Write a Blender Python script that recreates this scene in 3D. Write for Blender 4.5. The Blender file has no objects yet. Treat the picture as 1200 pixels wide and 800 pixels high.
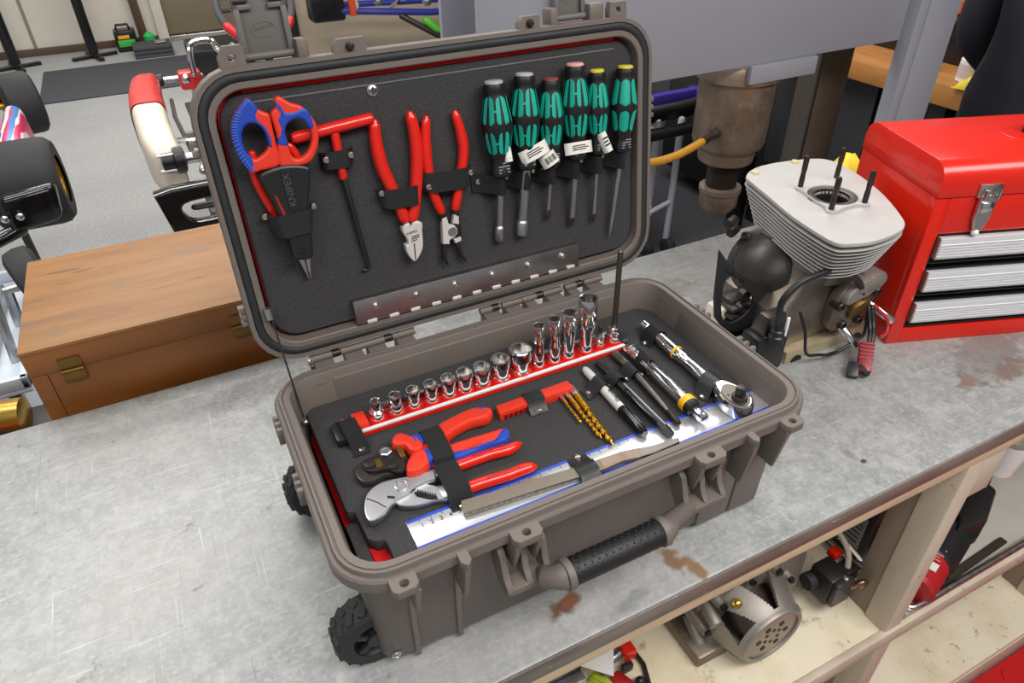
import bpy, bmesh, math, random
from mathutils import Vector, Matrix, Euler
random.seed(7)
scene = bpy.context.scene
COL = scene.collection
R = math.radians
# ------------------------------------------------------------------ camera
cam = bpy.data.cameras.new('camera'); camo = bpy.data.objects.new('camera', cam); COL.objects.link(camo)
cam.sensor_width = 36.0; cam.lens = 826.55 / 1200 * 36.0; cam.clip_start = 0.02; cam.clip_end = 60
camo.location = (-0.0258, -0.3897, 0.7041)
camo.rotation_euler = (0.9479, 0.01452, -0.46718)
scene.camera = camo
# ------------------------------------------------------------------ world
wd = bpy.data.worlds.new('world'); scene.world = wd; wd.use_nodes = True
wd.node_tree.nodes['Background'].inputs[0].default_value = (0.92, 0.96, 1.0, 1)
wd.node_tree.nodes['Background'].inputs[1].default_value = 0.29
# ------------------------------------------------------------------ unseen workshop lamps overhead, sized for their reflections, plus an added front fill
def lamp(x, y, z, sx, sy, power, col=(1, .97, .93), rot=0):
    l = bpy.data.lights.new('overhead_area_light', 'AREA'); l.shape = 'RECTANGLE'; l.size = sx; l.size_y = sy
    l.energy = power; l.color = col
    o = bpy.data.objects.new('overhead_area_light', l); COL.objects.link(o); o.location = (x, y, z); o.rotation_euler = (0, 0, rot)
    return o
lamp(-0.65, 1.45, 1.95, 1.5, .7, 36)
lamp(1.45, 1.45, 1.95, 1.8, .7, 30)
lamp(-0.2, 2.9, 2.0, 2.4, .5, 40)
lamp(2.2, 2.6, 2.0, 1.3, .45, 18)
lamp(0.2, 5.6, 2.1, 2.6, .6, 100)
lamp(1.0, -1.0, 1.75, 1.8, .9, 60, (1, .97, .93))
lamp(-0.9, -0.9, 1.75, 1.3, .6, 20, (1, .97, .93))  # added front-left fill, lifts the case front and the left bench
scene.view_settings.view_transform = 'Standard'; scene.view_settings.look = 'None'
scene.view_settings.gamma = 1.0; scene.view_settings.use_curve_mapping = False
scene.view_settings.exposure = -0.14
# ------------------------------------------------------------------ materials
def srgb(r, g, b):
    f = lambda c: (c / 255 / 12.92) if c / 255 <= .04045 else ((c / 255 + .055) / 1.055) ** 2.4
    return (f(r), f(g), f(b), 1)
def newmat(name):
    m = bpy.data.materials.new(name); m.use_nodes = True
    nt = m.node_tree; b = nt.nodes['Principled BSDF']
    return m, nt, b
def nd(nt, t, **k):
    n = nt.nodes.new(t)
    for a, v in k.items():
        if a.startswith('i_'): n.inputs[a[2:].replace('_', ' ')].default_value = v
        else: setattr(n, a, v)
    return n
MATS = {}
def mat(name, rgb, rough=.5, metal=0.0, var=.12, scale=30, bump=0.0, bscale=None, coat=0.0, rvar=0.1, spec=None):
    if name in MATS: return MATS[name]
    m, nt, b = newmat(name); L = nt.links.new
    tc = nd(nt, 'ShaderNodeTexCoord')
    n = nd(nt, 'ShaderNodeTexNoise'); n.inputs['Scale'].default_value = scale; n.inputs['Detail'].default_value = 5
    L(tc.outputs['Object'], n.inputs['Vector'])
    c = srgb(*rgb)
    mx = nd(nt, 'ShaderNodeMix', data_type='RGBA')
    mx.inputs['A'].default_value = tuple(v * (1 - var) for v in c[:3]) + (1,)
    mx.inputs['B'].default_value = tuple(min(1, v * (1 + var)) for v in c[:3]) + (1,)
    L(n.outputs['Fac'], mx.inputs['Factor']); L(mx.outputs['Result'], b.inputs['Base Color'])
    mr = nd(nt, 'ShaderNodeMapRange'); mr.inputs['To Min'].default_value = max(.02, rough - rvar); mr.inputs['To Max'].default_value = min(1, rough + rvar)
    L(n.outputs['Fac'], mr.inputs['Value']); L(mr.outputs['Result'], b.inputs['Roughness'])
    b.inputs['Metallic'].default_value = metal
    if coat: b.inputs['Coat Weight'].default_value = coat; b.inputs['Coat Roughness'].default_value = .08
    if spec is not None: b.inputs['Specular IOR Level'].default_value = spec
    if bump:
        n2 = nd(nt, 'ShaderNodeTexNoise'); n2.inputs['Scale'].default_value = bscale or scale * 8; n2.inputs['Detail'].default_value = 3
        L(tc.outputs['Object'], n2.inputs['Vector'])
        bp = nd(nt, 'ShaderNodeBump'); bp.inputs['Strength'].default_value = bump; bp.inputs['Distance'].default_value = .001
        L(n2.outputs['Fac'], bp.inputs['Height']); L(bp.outputs['Normal'], b.inputs['Normal'])
    MATS[name] = m
    return m
def layered(name, base, layers, rough=.5, metal=0, bump=None):
    """base rgb; layers: (rgb, tex, scale(vec), lo, hi, strength[, rough]) mixed over in order; tex noise|voronoi|wave"""
    if name in MATS: return MATS[name]
    m, nt, b = newmat(name); L = nt.links.new
    tc = nd(nt, 'ShaderNodeTexCoord')
    prev = None; prevr = None
    for k, ly in enumerate(layers):
        rgb, tex, sc, lo, hi, st = ly[:6]
        mp = nd(nt, 'ShaderNodeMapping'); mp.inputs['Scale'].default_value = sc if isinstance(sc, tuple) else (sc, sc, sc)
        mp.inputs['Location'].default_value = (k * 3.7, k * 1.3, k * .7)
        if len(ly) > 7: mp.inputs['Rotation'].default_value = ly[7]
        L(tc.outputs['Object'], mp.inputs['Vector'])
        if tex == 'voronoi':
            t = nd(nt, 'ShaderNodeTexVoronoi'); t.inputs['Scale'].default_value = 1; out = t.outputs['Color']
            sp = nd(nt, 'ShaderNodeSeparateColor'); L(out, sp.inputs[0]); out = sp.outputs[0]
        elif tex == 'wave':
            t = nd(nt, 'ShaderNodeTexWave'); t.inputs['Scale'].default_value = 1; t.inputs['Distortion'].default_value = 6; t.inputs['Detail'].default_value = 4; out = t.outputs['Fac']
        else:
            t = nd(nt, 'ShaderNodeTexNoise'); t.inputs['Scale'].default_value = 1; t.inputs['Detail'].default_value = 6; t.inputs['Roughness'].default_value = .6; out = t.outputs['Fac']
        L(mp.outputs['Vector'], t.inputs['Vector'])
        mr = nd(nt, 'ShaderNodeMapRange'); mr.inputs['From Min'].default_value = lo; mr.inputs['From Max'].default_value = hi; mr.inputs['To Max'].default_value = st
        L(out, mr.inputs['Value'])
        mx = nd(nt, 'ShaderNodeMix', data_type='RGBA'); mx.inputs['B'].default_value = srgb(*rgb)
        if prev is None: mx.inputs['A'].default_value = srgb(*base)
        else: L(prev, mx.inputs['A'])
        L(mr.outputs['Result'], mx.inputs['Factor']); prev = mx.outputs['Result']
        if len(ly) > 6 and ly[6] is not None:
            mm = nd(nt, 'ShaderNodeMix', data_type='FLOAT'); mm.inputs['B'].default_value = ly[6]
            if prevr is None: mm.inputs['A'].default_value = rough
            else: L(prevr, mm.inputs['A'])
            L(mr.outputs['Result'], mm.inputs['Factor']); prevr = mm.outputs['Result']
    L(prev, b.inputs['Base Color'])
    if prevr: L(prevr, b.inputs['Roughness'])
    else: b.inputs['Roughness'].default_value = rough
    b.inputs['Metallic'].default_value = metal
    if bump:
        n2 = nd(nt, 'ShaderNodeTexNoise'); n2.inputs['Scale'].default_value = bump[0]; n2.inputs['Detail'].default_value = 4
        L(tc.outputs['Object'], n2.inputs['Vector'])
        bp = nd(nt, 'ShaderNodeBump'); bp.inputs['Strength'].default_value = bump[1]; bp.inputs['Distance'].default_value = .002
        L(n2.outputs['Fac'], bp.inputs['Height']); L(bp.outputs['Normal'], b.inputs['Normal'])
    MATS[name] = m
    return m
M_taupe = mat('taupe_plastic', (108, 99, 93), .52, 0, .05, 25, .25, 900, rvar=.05)
M_taupe_d = mat('latch_plastic', (104, 100, 96), .5, 0, .05, 25, .25, 900)
M_gasket = mat('gasket_rubber', (38, 39, 40), .6, 0, .1)
M_foam = mat('black_foam', (63, 62, 63), .95, 0, .62, 420, .9, 700, spec=.2)
M_redfoam = mat('red_foam', (196, 22, 24), .9, 0, .08, 60, .4, 700, spec=.2)
M_red = mat('red_dipped_grip', (222, 34, 20), .25, 0, .04, 30, coat=.3, rvar=.04)
M_redm = mat('red_matte_grip', (226, 52, 28), .5, 0, .04, 30)
M_blue = mat('blue_grip', (28, 66, 170), .5, 0, .06, 30)
M_black = mat('black_plastic', (28, 28, 30), .4, 0, .1, 30)
M_blackg = mat('black_gloss', (16, 16, 18), .15, 0, .1, 30)
M_web = mat('black_webbing', (36, 36, 37), .75, 0, .25, 300)
_nt = M_web.node_tree; _w = nd(_nt, 'ShaderNodeTexWave', bands_direction='DIAGONAL'); _w.inputs['Scale'].default_value = 330; _w.inputs['Distortion'].default_value = .6
_tc = nd(_nt, 'ShaderNodeTexCoord'); _nt.links.new(_tc.outputs['Object'], _w.inputs['Vector'])
_bp = nd(_nt, 'ShaderNodeBump'); _bp.inputs['Strength'].default_value = .9; _bp.inputs['Distance'].default_value = .001
_nt.links.new(_w.outputs['Fac'], _bp.inputs['Height']); _nt.links.new(_bp.outputs['Normal'], _nt.nodes['Principled BSDF'].inputs['Normal'])
M_leather = mat('black_vinyl_strap', (30, 30, 32), .45, 0, .15, 120, .3, 400)
M_chrome = mat('chrome', (232, 232, 234), .11, 1, .02, 10, rvar=.02)
M_steel = mat('bright_steel', (205, 203, 200), .28, 1, .05, 60)
M_polish = mat('polished_head', (226, 222, 215), .34, .35, .03, 60)
M_satin = mat('satin_chrome', (190, 192, 195), .38, 1, .05, 60)
M_dsteel = mat('dark_steel', (118, 112, 106), .4, 1, .1, 60)
M_snap = mat('nickel_snap', (210, 205, 195), .25, 1, .05, 80)
M_teal = mat('teal_rubber', (0, 164, 142), .45, 0, .04, 40)
M_hblack = mat('driver_black', (24, 23, 24), .5, 0, .1, 40)
M_white = mat('white_plastic', (232, 232, 230), .4, 0, .03, 30)
M_tag = mat('paper_tag', (226, 222, 214), .6, 0, .03, 80)
M_ink = mat('black_ink', (22, 22, 24), .6, 0, .05)
M_gold = mat('titanium_gold', (236, 184, 66), .3, 1, .08, 120)
M_yellow = mat('yellow_band', (250, 180, 20), .4, 0, .04)
M_brushed = mat('brushed_aluminium', (178, 172, 170), .35, 1, .08, 40)
M_alu = mat('cast_aluminium', (150, 144, 138), .48, .6, .15, 60, .3, 400)
M_aluw = mat('blasted_aluminium', (186, 183, 180), .6, .3, .05, 30, .15, 600)
M_alud = mat('oily_aluminium', (128, 118, 108), .42, .8, .35, 40, .3, 300)
M_magblk = mat('black_casting', (56, 52, 50), .36, .2, .25, 40, .3, 300)
M_rubber = mat('tyre_rubber', (40, 40, 42), .7, 0, .2, 40, .3, 200)
M_wire = mat('black_cable', (26, 26, 27), .45, 0, .1)
M_brass = mat('aged_brass', (120, 92, 44), .45, .7, .3, 80)
M_goldcast = mat('gold_wheel', (190, 150, 60), .35, .8, .1, 60)
M_tred = mat('toolbox_red', (212, 32, 14), .26, 0, .03, 12, coat=.12, rvar=.04)
M_press = mat('press_grey_paint', (156, 159, 169), .5, 0, .04, 6, .15, 60)
M_rustst = layered('stained_steel', (156, 138, 124), [((112, 94, 80), 'noise', 14, .4, .7, .8), ((178, 166, 154), 'noise', 40, .55, .75, .6)], .45, .6)
M_dkiron = mat('dark_iron', (58, 52, 50), .4, .6, .2, 40)
M_hose = mat('amber_hose', (196, 140, 50), .35, 0, .1, 30)
M_cabblk = mat('cabinet_black', (24, 25, 28), .3, 0, .1)
M_purple = mat('purple_sticker', (70, 52, 150), .35, 0, .1)
M_yrag = mat('yellow_rag', (232, 208, 60), .8, 0, .1, 60, .4, 300)
M_kred = mat('kart_red', (214, 50, 50), .3, 0, .08, 8)
M_kwhite = mat('kart_white', (226, 214, 196), .4, 0, .1, 12)
M_cloth = mat('dark_jacket', (40, 42, 52), .85, 0, .5, 9, 1.0, 14)
M_dmat = mat('rubber_matting', (72, 72, 77), .75, 0, .12, 60, .5, 90)
M_galv = layered('galvanised_sheet', (146, 148, 147), [
    ((172, 174, 173), 'noise', 48, .42, .66, .8, .46), ((120, 124, 123), 'noise', 13, .5, .72, .6, .36),
    ((186, 186, 184), 'noise', 150, .5, .7, .6, .5), ((112, 116, 116), 'noise', 120, .58, .72, .5, .4), ((160, 158, 156), 'noise', 2.2, .45, .65, .5, .5),
    ((206, 207, 206), 'noise', (6, 320, 3), .63, .69, .5, .5, (0, 0, .6)), ((206, 207, 206), 'noise', (8, 300, 3), .64, .70, .45, .5, (0, 0, .15)), ((200, 201, 200), 'noise', (8, 300, 3), .64, .70, .4, .5, (0, 0, 1.3)),
    ((92, 96, 96), 'noise', (300, 7, 3), .66, .72, .45, .5, (0, 0, .35)), ((208, 209, 207), 'noise', (320, 6, 3), .64, .70, .5, .45, (0, 0, -.5)),
    ((98, 94, 90), 'noise', 30, .66, .72, .6, .6)], .42, .15, (60, .08))
def add_stains(m, spots):
    nt = m.node_tree; L = nt.links.new; b = nt.nodes['Principled BSDF']
    prev = b.inputs['Base Color'].links[0].from_socket
    tc = nd(nt, 'ShaderNodeTexCoord'); ns = nd(nt, 'ShaderNodeTexNoise'); ns.inputs['Scale'].default_value = 55; ns.inputs['Detail'].default_value = 5
    L(tc.outputs['Object'], ns.inputs['Vector'])
    for (x, y, rx, ry, a, rgb, st) in spots:
        mp = nd(nt, 'ShaderNodeMapping', vector_type='TEXTURE'); mp.inputs['Location'].default_value = (x, y, 0); mp.inputs['Rotation'].default_value = (0, 0, a); mp.inputs['Scale'].default_value = (rx, ry, 1000)
        L(tc.outputs['Object'], mp.inputs['Vector'])
        ln = nd(nt, 'ShaderNodeVectorMath', operation='LENGTH'); L(mp.outputs['Vector'], ln.inputs[0])
        ad = nd(nt, 'ShaderNodeMath', operation='MULTIPLY_ADD'); L(ns.outputs['Fac'], ad.inputs[0]); ad.inputs[1].default_value = 2.2; L(ln.outputs['Value'], ad.inputs[2])
        mr = nd(nt, 'ShaderNodeMapRange'); mr.inputs['From Min'].default_value = 2.15; mr.inputs['From Max'].default_value = 1.6; mr.inputs['To Max'].default_value = st
        L(ad.outputs['Value'], mr.inputs['Value'])
        mx = nd(nt, 'ShaderNodeMix', data_type='RGBA'); L(mr.outputs['Result'], mx.inputs['Factor']); L(prev, mx.inputs['A']); mx.inputs['B'].default_value = srgb(*rgb); prev = mx.outputs['Result']
    L(prev, b.inputs['Base Color'])
add_stains(M_galv, [(.231, .010, .026, .014, .3, (104, 72, 50), .95), (.238, .012, .014, .008, .3, (136, 84, 52), .8), (.374, .004, .012, .022, .3, (122, 88, 58), .9), (.390, -.018, .010, .024, .25, (132, 96, 62), .9), (.992, .062, .03, .015, .4, (128, 92, 66), .7), (1.07, .05, .06, .022, .2, (116, 84, 64), .7), (1.10, .10, .12, .05, .3, (120, 112, 108), .6), (.706, .0137, .005, .004, 0, (96, 62, 44), 1.0), (.70, .03, .008, .012, .2, (120, 116, 112), .6), (.45, .52, .25, .05, .0, (128, 122, 104), .5), (.70, .50, .12, .06, .0, (116, 110, 92), .5), (.30, -.02, .03, .01, .2, (104, 106, 106), .5)])
M_galvlip = layered('worn_steel_lip', (118, 110, 102), [((84, 76, 70), 'noise', (6, 40, 40), .4, .65, .8), ((206, 204, 200), 'noise', (30, 60, 120), .64, .7, .8), ((140, 134, 128), 'noise', 4, .5, .7, .5)], .45, .05, (80, .2))
M_rust = layered('rust_stain', (96, 66, 44), [((140, 100, 60), 'noise', 90, .4, .65, .8), ((70, 52, 42), 'noise', 160, .55, .7, .7)], .6, .1, (120, .4))
M_rawwood = layered('raw_edge_wood', (214, 190, 158), [((190, 158, 120), 'noise', (6, 60, 60), .4, .7, .7), ((130, 104, 80), 'noise', 40, .66, .74, .5)], .75)
M_shelf = layered('worn_cream_paint', (224, 214, 190), [((198, 182, 148), 'noise', 7, .45, .7, .7), ((130, 110, 84), 'noise', 26, .6, .70, .7), ((52, 46, 38), 'noise', 34, .65, .72, .8), ((168, 108, 68), 'noise', 4, .64, .74, .7)], .7, 0, (60, .3))
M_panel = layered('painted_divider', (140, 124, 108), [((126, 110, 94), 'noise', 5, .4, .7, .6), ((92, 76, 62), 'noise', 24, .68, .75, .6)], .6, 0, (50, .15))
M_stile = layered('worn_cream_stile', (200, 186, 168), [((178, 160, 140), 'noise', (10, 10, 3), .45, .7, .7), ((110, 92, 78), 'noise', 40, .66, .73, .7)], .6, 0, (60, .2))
M_box = layered('varnished_plywood', (142, 98, 52), [((164, 116, 64), 'noise', (3, 22, 18), .35, .7, .8), ((122, 80, 44), 'noise', (3, 30, 12), .48, .66, .6), ((104, 94, 86), 'noise', (5, 11, 9), .54, .68, .75), ((72, 58, 46), 'noise', (10, 50, 40), .64, .71, .6)], .5, 0, (40, .1))
M_boxf = layered('dark_varnish_face', (136, 82, 34), [((104, 60, 22), 'noise', (3, 10, 14), .4, .7, .8), ((150, 94, 42), 'noise', (2, 8, 24), .5, .75, .6), ((70, 44, 22), 'noise', (8, 20, 40), .66, .74, .6)], .4, 0, (40, .1))
M_floor = layered('speckled_concrete', (172, 172, 170), [((140, 140, 140), 'noise', 60, .45, .7, .8), ((196, 196, 194), 'noise', 110, .55, .7, .8), ((120, 122, 130), 'noise', 1.2, .5, .75, .35), ((96, 94, 92), 'noise', 140, .62, .7, .7)], .55, 0, (90, .15))
M_wall = layered('cream_wall_paint', (226, 220, 208), [((208, 200, 186), 'noise', 1.4, .4, .7, .6), ((190, 178, 160), 'noise', (2, 2, 9), .62, .75, .4)], .7)
M_base = mat('brown_baseboard', (92, 72, 58), .5, 0, .15, 10)
M_tan = mat('tan_door_paint', (128, 116, 94), .5, 0, .06, 3)
M_beige = layered('beige_wall', (196, 180, 156), [((180, 162, 138), 'noise', 1.5, .4, .7, .6)], .6)
M_dkwall = mat('charcoal_pegboard', (70, 74, 80), .6, 0, .08, 5)
M_oak = layered('oak_benchtop', (190, 130, 70), [((150, 98, 50), 'noise', (20, 3, 20), .4, .7, .7), ((90, 62, 40), 'noise', 12, .66, .74, .5)], .45)
M_cartw = mat('trolley_enamel', (206, 214, 224), .35, 0, .05, 8)
M_redmat = mat('red_tread_plate', (190, 24, 28), .4, 0, .08, 20)
M_lbl = mat('silver_label', (150, 152, 158), .5, .2, .1, 60)
# ------------------------------------------------------------------ geometry helpers
ORG = {}
class MB:
    def __init__(s): s.v = []; s.f = []
    def add(s, vs, fs):
        o = len(s.v); s.v += [Vector(p) for p in vs]; s.f += [tuple(i + o for i in f) for f in fs]; return s
    def box(s, x0, y0, z0, x1, y1, z1, M=None):
        vs = [Vector((x, y, z)) for x in (x0, x1) for y in (y0, y1) for z in (z0, z1)]
        if M is not None: vs = [M @ p for p in vs]
        return s.add(vs, [(0, 1, 3, 2), (4, 6, 7, 5), (0, 4, 5, 1), (2, 3, 7, 6), (0, 2, 6, 4), (1, 5, 7, 3)])
    def hexa(s, bot, top):
        n = len(bot); vs = list(bot) + list(top)
        fs = [tuple(range(n))[::-1], tuple(range(n, 2 * n))] + [(i, (i + 1) % n, n + (i + 1) % n, n + i) for i in range(n)]
        return s.add(vs, fs)
    def rings(s, rings, cap0=True, cap1=True, close=True):
        n = len(rings[0]); vs = [p for r in rings for p in r]; fs = []
        for k in range(len(rings) - 1):
            for i in range(n if close else n - 1):
                j = (i + 1) % n; fs.append((k * n + i, k * n + j, (k + 1) * n + j, (k + 1) * n + i))
        if cap0: fs.append(tuple(range(n))[::-1])
        if cap1: fs.append(tuple(range((len(rings) - 1) * n, len(rings) * n)))
        return s.add(vs, fs)
    def lathe(s, prof, p0, axis, n=20, cap0=True, cap1=True, mod=None):
        a = Vector(axis).normalized(); h = Vector((1, 0, 0)) if abs(a.x) < .8 else Vector((0, 1, 0))
        e = a.cross(h).normalized(); g = a.cross(e); p0 = Vector(p0); rs = []
        for r, t in prof:
            ring = []
            for i in range(n):
                th = 2 * math.pi * i / n; rr = r * (mod(th) if mod else 1)
                ring.append(p0 + a * t + e * (rr * math.cos(th)) + g * (rr * math.sin(th)))
            rs.append(ring)
        return s.rings(rs, cap0, cap1)
    def cyl(s, p0, p1, r, r1=None, n=16):
        p0 = Vector(p0); p1 = Vector(p1); d = p1 - p0
        return s.lathe([(r, 0), (r if r1 is None else r1, d.length)], p0, d, n)
    def tube(s, path, rad, n=12, ell=1.0, up=None, rnd=True):
        """swept tube; rad scalar or list; ell = ratio of the radius along 'up'"""
        P = [Vector(p) for p in path]; m = len(P); rad = [rad] * m if not isinstance(rad, (list, tuple)) else list(rad)
        if rnd:
            d0 = (P[0] - P[1]).normalized(); d1 = (P[-1] - P[-2]).normalized(); r0, r1 = rad[0], rad[-1]
            P = [P[0] + d0 * r0 * .9, P[0] + d0 * r0 * .6] + P + [P[-1] + d1 * r1 * .6, P[-1] + d1 * r1 * .9]
            rad = [r0 * .3, r0 * .78] + rad + [r1 * .78, r1 * .3]; m = len(P)
        t = [(P[min(i + 1, m - 1)] - P[max(i - 1, 0)]).normalized() for i in range(m)]
        u = Vector(up) if up else (Vector((0, 0, 1)) if abs(t[0].z) < .9 else Vector((1, 0, 0)))
        rs = []
        for i in range(m):
            e = t[i].cross(u)
            e = e.normalized() if e.length > 1e-6 else Vector((1, 0, 0))
            g = e.cross(t[i]).normalized()
            if not up: u = g
            rs.append([P[i] + e * (rad[i] * math.cos(2 * math.pi * k / n)) + g * (rad[i] * ell * math.sin(2 * math.pi * k / n)) for k in range(n)])
        return s.rings(rs)
    def sphere(s, c, r, n=12, sz=1.0, axis=(0, 0, 1)):
        pr = [(max(1e-5, math.sin(math.pi * i / 8)) * r, -math.cos(math.pi * i / 8) * r * sz) for i in range(9)]
        return s.lathe(pr, c, axis, n)
    def prism(s, pts, z0, z1): return s.hexa([Vector((p[0], p[1], z0)) for p in pts], [Vector((p[0], p[1], z1)) for p in pts])
    def xf(s, M): s.v = [M @ p for p in s.v]; return s
    def build(s, name, m, parent=None, bevel=0, smooth=35, seg=2, solid=0):
        me = bpy.data.meshes.new(name); org = ORG.get(parent, Vector((0, 0, 0)))
        me.from_pydata([p - org for p in s.v], [], s.f)
        bm = bmesh.new(); bm.from_mesh(me)
        bmesh.ops.recalc_face_normals(bm, faces=bm.faces)
        if solid: bmesh.ops.remove_doubles(bm, verts=bm.verts, dist=1e-5); bmesh.ops.solidify(bm, geom=list(bm.faces), thickness=solid)
        if bevel:
            es = [e for e in bm.edges if len(e.link_faces) == 2 and e.calc_face_angle(0) > R(32)]
            bmesh.ops.bevel(bm, geom=es, offset=bevel, segments=seg, affect='EDGES', profile=.5, clamp_overlap=True)
        bm.to_mesh(me); bm.free()
        return finish(name, me, m, parent, smooth)
def finish(name, me, m, parent, smooth=35):
    if smooth:
        for p in me.polygons: p.use_smooth = True
        me.set_sharp_from_angle(angle=R(smooth))
    for k in (m if isinstance(m, (list, tuple)) else [m]): me.materials.append(k)
    o = bpy.data.objects.new(name, me); COL.objects.link(o)
    if parent: o.parent = parent; ORG[o] = ORG.get(parent, Vector((0, 0, 0)))
    return o
def thing(name, label, cat, org=(0, 0, 0), F=None, group=None):
    o = bpy.data.objects.new(name, None); COL.objects.link(o); o.empty_display_size = .02
    org = Vector(org); ORG[o] = org
    o.matrix_world = (F if F is not None else Matrix.Identity(4)) @ Matrix.Translation(org)
    o['label'] = label; o['category'] = cat
    if group: o['group'] = group
    return o
def tag(o, label, cat, group=None):
    o['label'] = label; o['category'] = cat
    if group: o['group'] = group
    return o
def struct(o): o['kind'] = 'structure'; return o
def cat_rom(pts, k=4, closed=True):
    n = len(pts); out = []; P = [Vector(p) for p in pts]
    for i in range(n if closed else n - 1):
        g = lambda j: P[j % n] if closed else P[max(0, min(n - 1, j))]
        p0, p1, p2, p3 = g(i - 1), g(i), g(i + 1), g(i + 2)
        for t in range(k):
            u = t / k
            out.append(.5 * ((2 * p1) + (p2 - p0) * u + (2 * p0 - 5 * p1 + 4 * p2 - p3) * u * u + (3 * p1 - p0 - 3 * p2 + p3) * u ** 3))
    if not closed: out.append(P[-1])
    return out
DG = None
def curve_mesh(cu, name):
    ob = bpy.data.objects.new('tmp', cu); COL.objects.link(ob)
    bpy.context.view_layer.update()
    dg = bpy.context.evaluated_depsgraph_get()
    me = bpy.data.meshes.new_from_object(ob.evaluated_get(dg)); me.name = name
    bpy.data.objects.remove(ob); bpy.data.curves.remove(cu)
    me.materials.clear()
    return me
def plate(name, outs, z0, z1, m, parent, bevel=.0006, Mx=None, smooth=40):
    """flat plate with holes in frame XY between z0 and z1 (Mx re-orients it)"""
    cu = bpy.data.curves.new(name, 'CURVE'); cu.dimensions = '2D'; cu.fill_mode = 'BOTH'
    bevel = min(bevel, (z1 - z0) * .45)
    cu.extrude = (z1 - z0) / 2 - bevel; cu.bevel_depth = bevel; cu.bevel_resolution = 1; cu.offset = -bevel
    for o in outs:
        sp = cu.splines.new('POLY'); sp.points.add(len(o) - 1); sp.use_cyclic_u = True
        for p, q in zip(sp.points, o): p.co = (q[0], q[1], 0, 1)
    me = curve_mesh(cu, name)
    T = Matrix.Translation((0, 0, (z0 + z1) / 2))
    if Mx is not None: T = Mx @ T
    me.transform(Matrix.Translation(-ORG.get(parent, Vector((0, 0, 0)))) @ T)
    return finish(name, me, m, parent, smooth)
def text(name, s, size, M, m, parent, ext=.0002):
    cu = bpy.data.curves.new(name, 'FONT'); cu.body = s; cu.size = size; cu.align_x = 'CENTER'; cu.align_y = 'CENTER'; cu.extrude = ext
    cu.resolution_u = 3
    me = curve_mesh(cu, name); me.transform(Matrix.Translation(-ORG.get(parent, Vector((0, 0, 0)))) @ M)
    return finish(name, me, m, parent, 0)
def fr(o, ex, ey, ez=None):
    ex = Vector(ex).normalized(); ey = Vector(ey); ey = (ey - ex * ey.dot(ex)).normalized(); ez = ex.cross(ey)
    M = Matrix((ex, ey, ez)).transposed().to_4x4(); M.translation = Vector(o); return M
def circ(x, y, r, n=20): return [(x + r * math.cos(2 * math.pi * i / n), y + r * math.sin(2 * math.pi * i / n)) for i in range(n)]
def rrect(x0, y0, x1, y1, r, n=6):
    pts = []
    for cx, cy, a in ((x1 - r, y0 + r, -90), (x1 - r, y1 - r, 0), (x0 + r, y1 - r, 90), (x0 + r, y0 + r, 180)):
        for i in range(n + 1):
            t = R(a + 90 * i / n); pts.append((cx + r * math.cos(t), cy + r * math.sin(t)))
    return pts
def band(name, path, hw, th, m, parent):
    """strap: path = list of (centre, across half vector); sheet with thickness along local normal"""
    mb = MB(); rs = []
    for i, (c, h) in enumerate(path):
        c = Vector(c); h = Vector(h) * hw
        a = Vector(path[max(0, i - 1)][0]); b = Vector(path[min(len(path) - 1, i + 1)][0])
        nrm = (b - a).cross(h); nrm = nrm.normalized() * th / 2
        if nrm.z < 0: nrm = -nrm
        rs.append([c - h - nrm, c + h - nrm, c + h + nrm, c - h + nrm])
    return mb.rings(rs).build(name, m, parent, smooth=50)
def snap(x, y, z, parent, r=.0042):
    return MB().lathe([(r, 0), (r, .0012), (r * .8, .0024), (r * .35, .003)], (x, y, z), (0, 0, 1), 12).build('snap_stud', M_snap, parent)
def screw(x, y, z, parent, r=.0045, name='screw', axis=(0, 0, 1)):
    o = MB().lathe([(r * 1.5, 0), (r * 1.5, .0006), (r, .0007), (r * .95, .002), (r * .5, .0028), (r * .4, .0022), (.0002, .0022)], (x, y, z), axis, 14).build(name, M_steel, parent)
    return o
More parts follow.
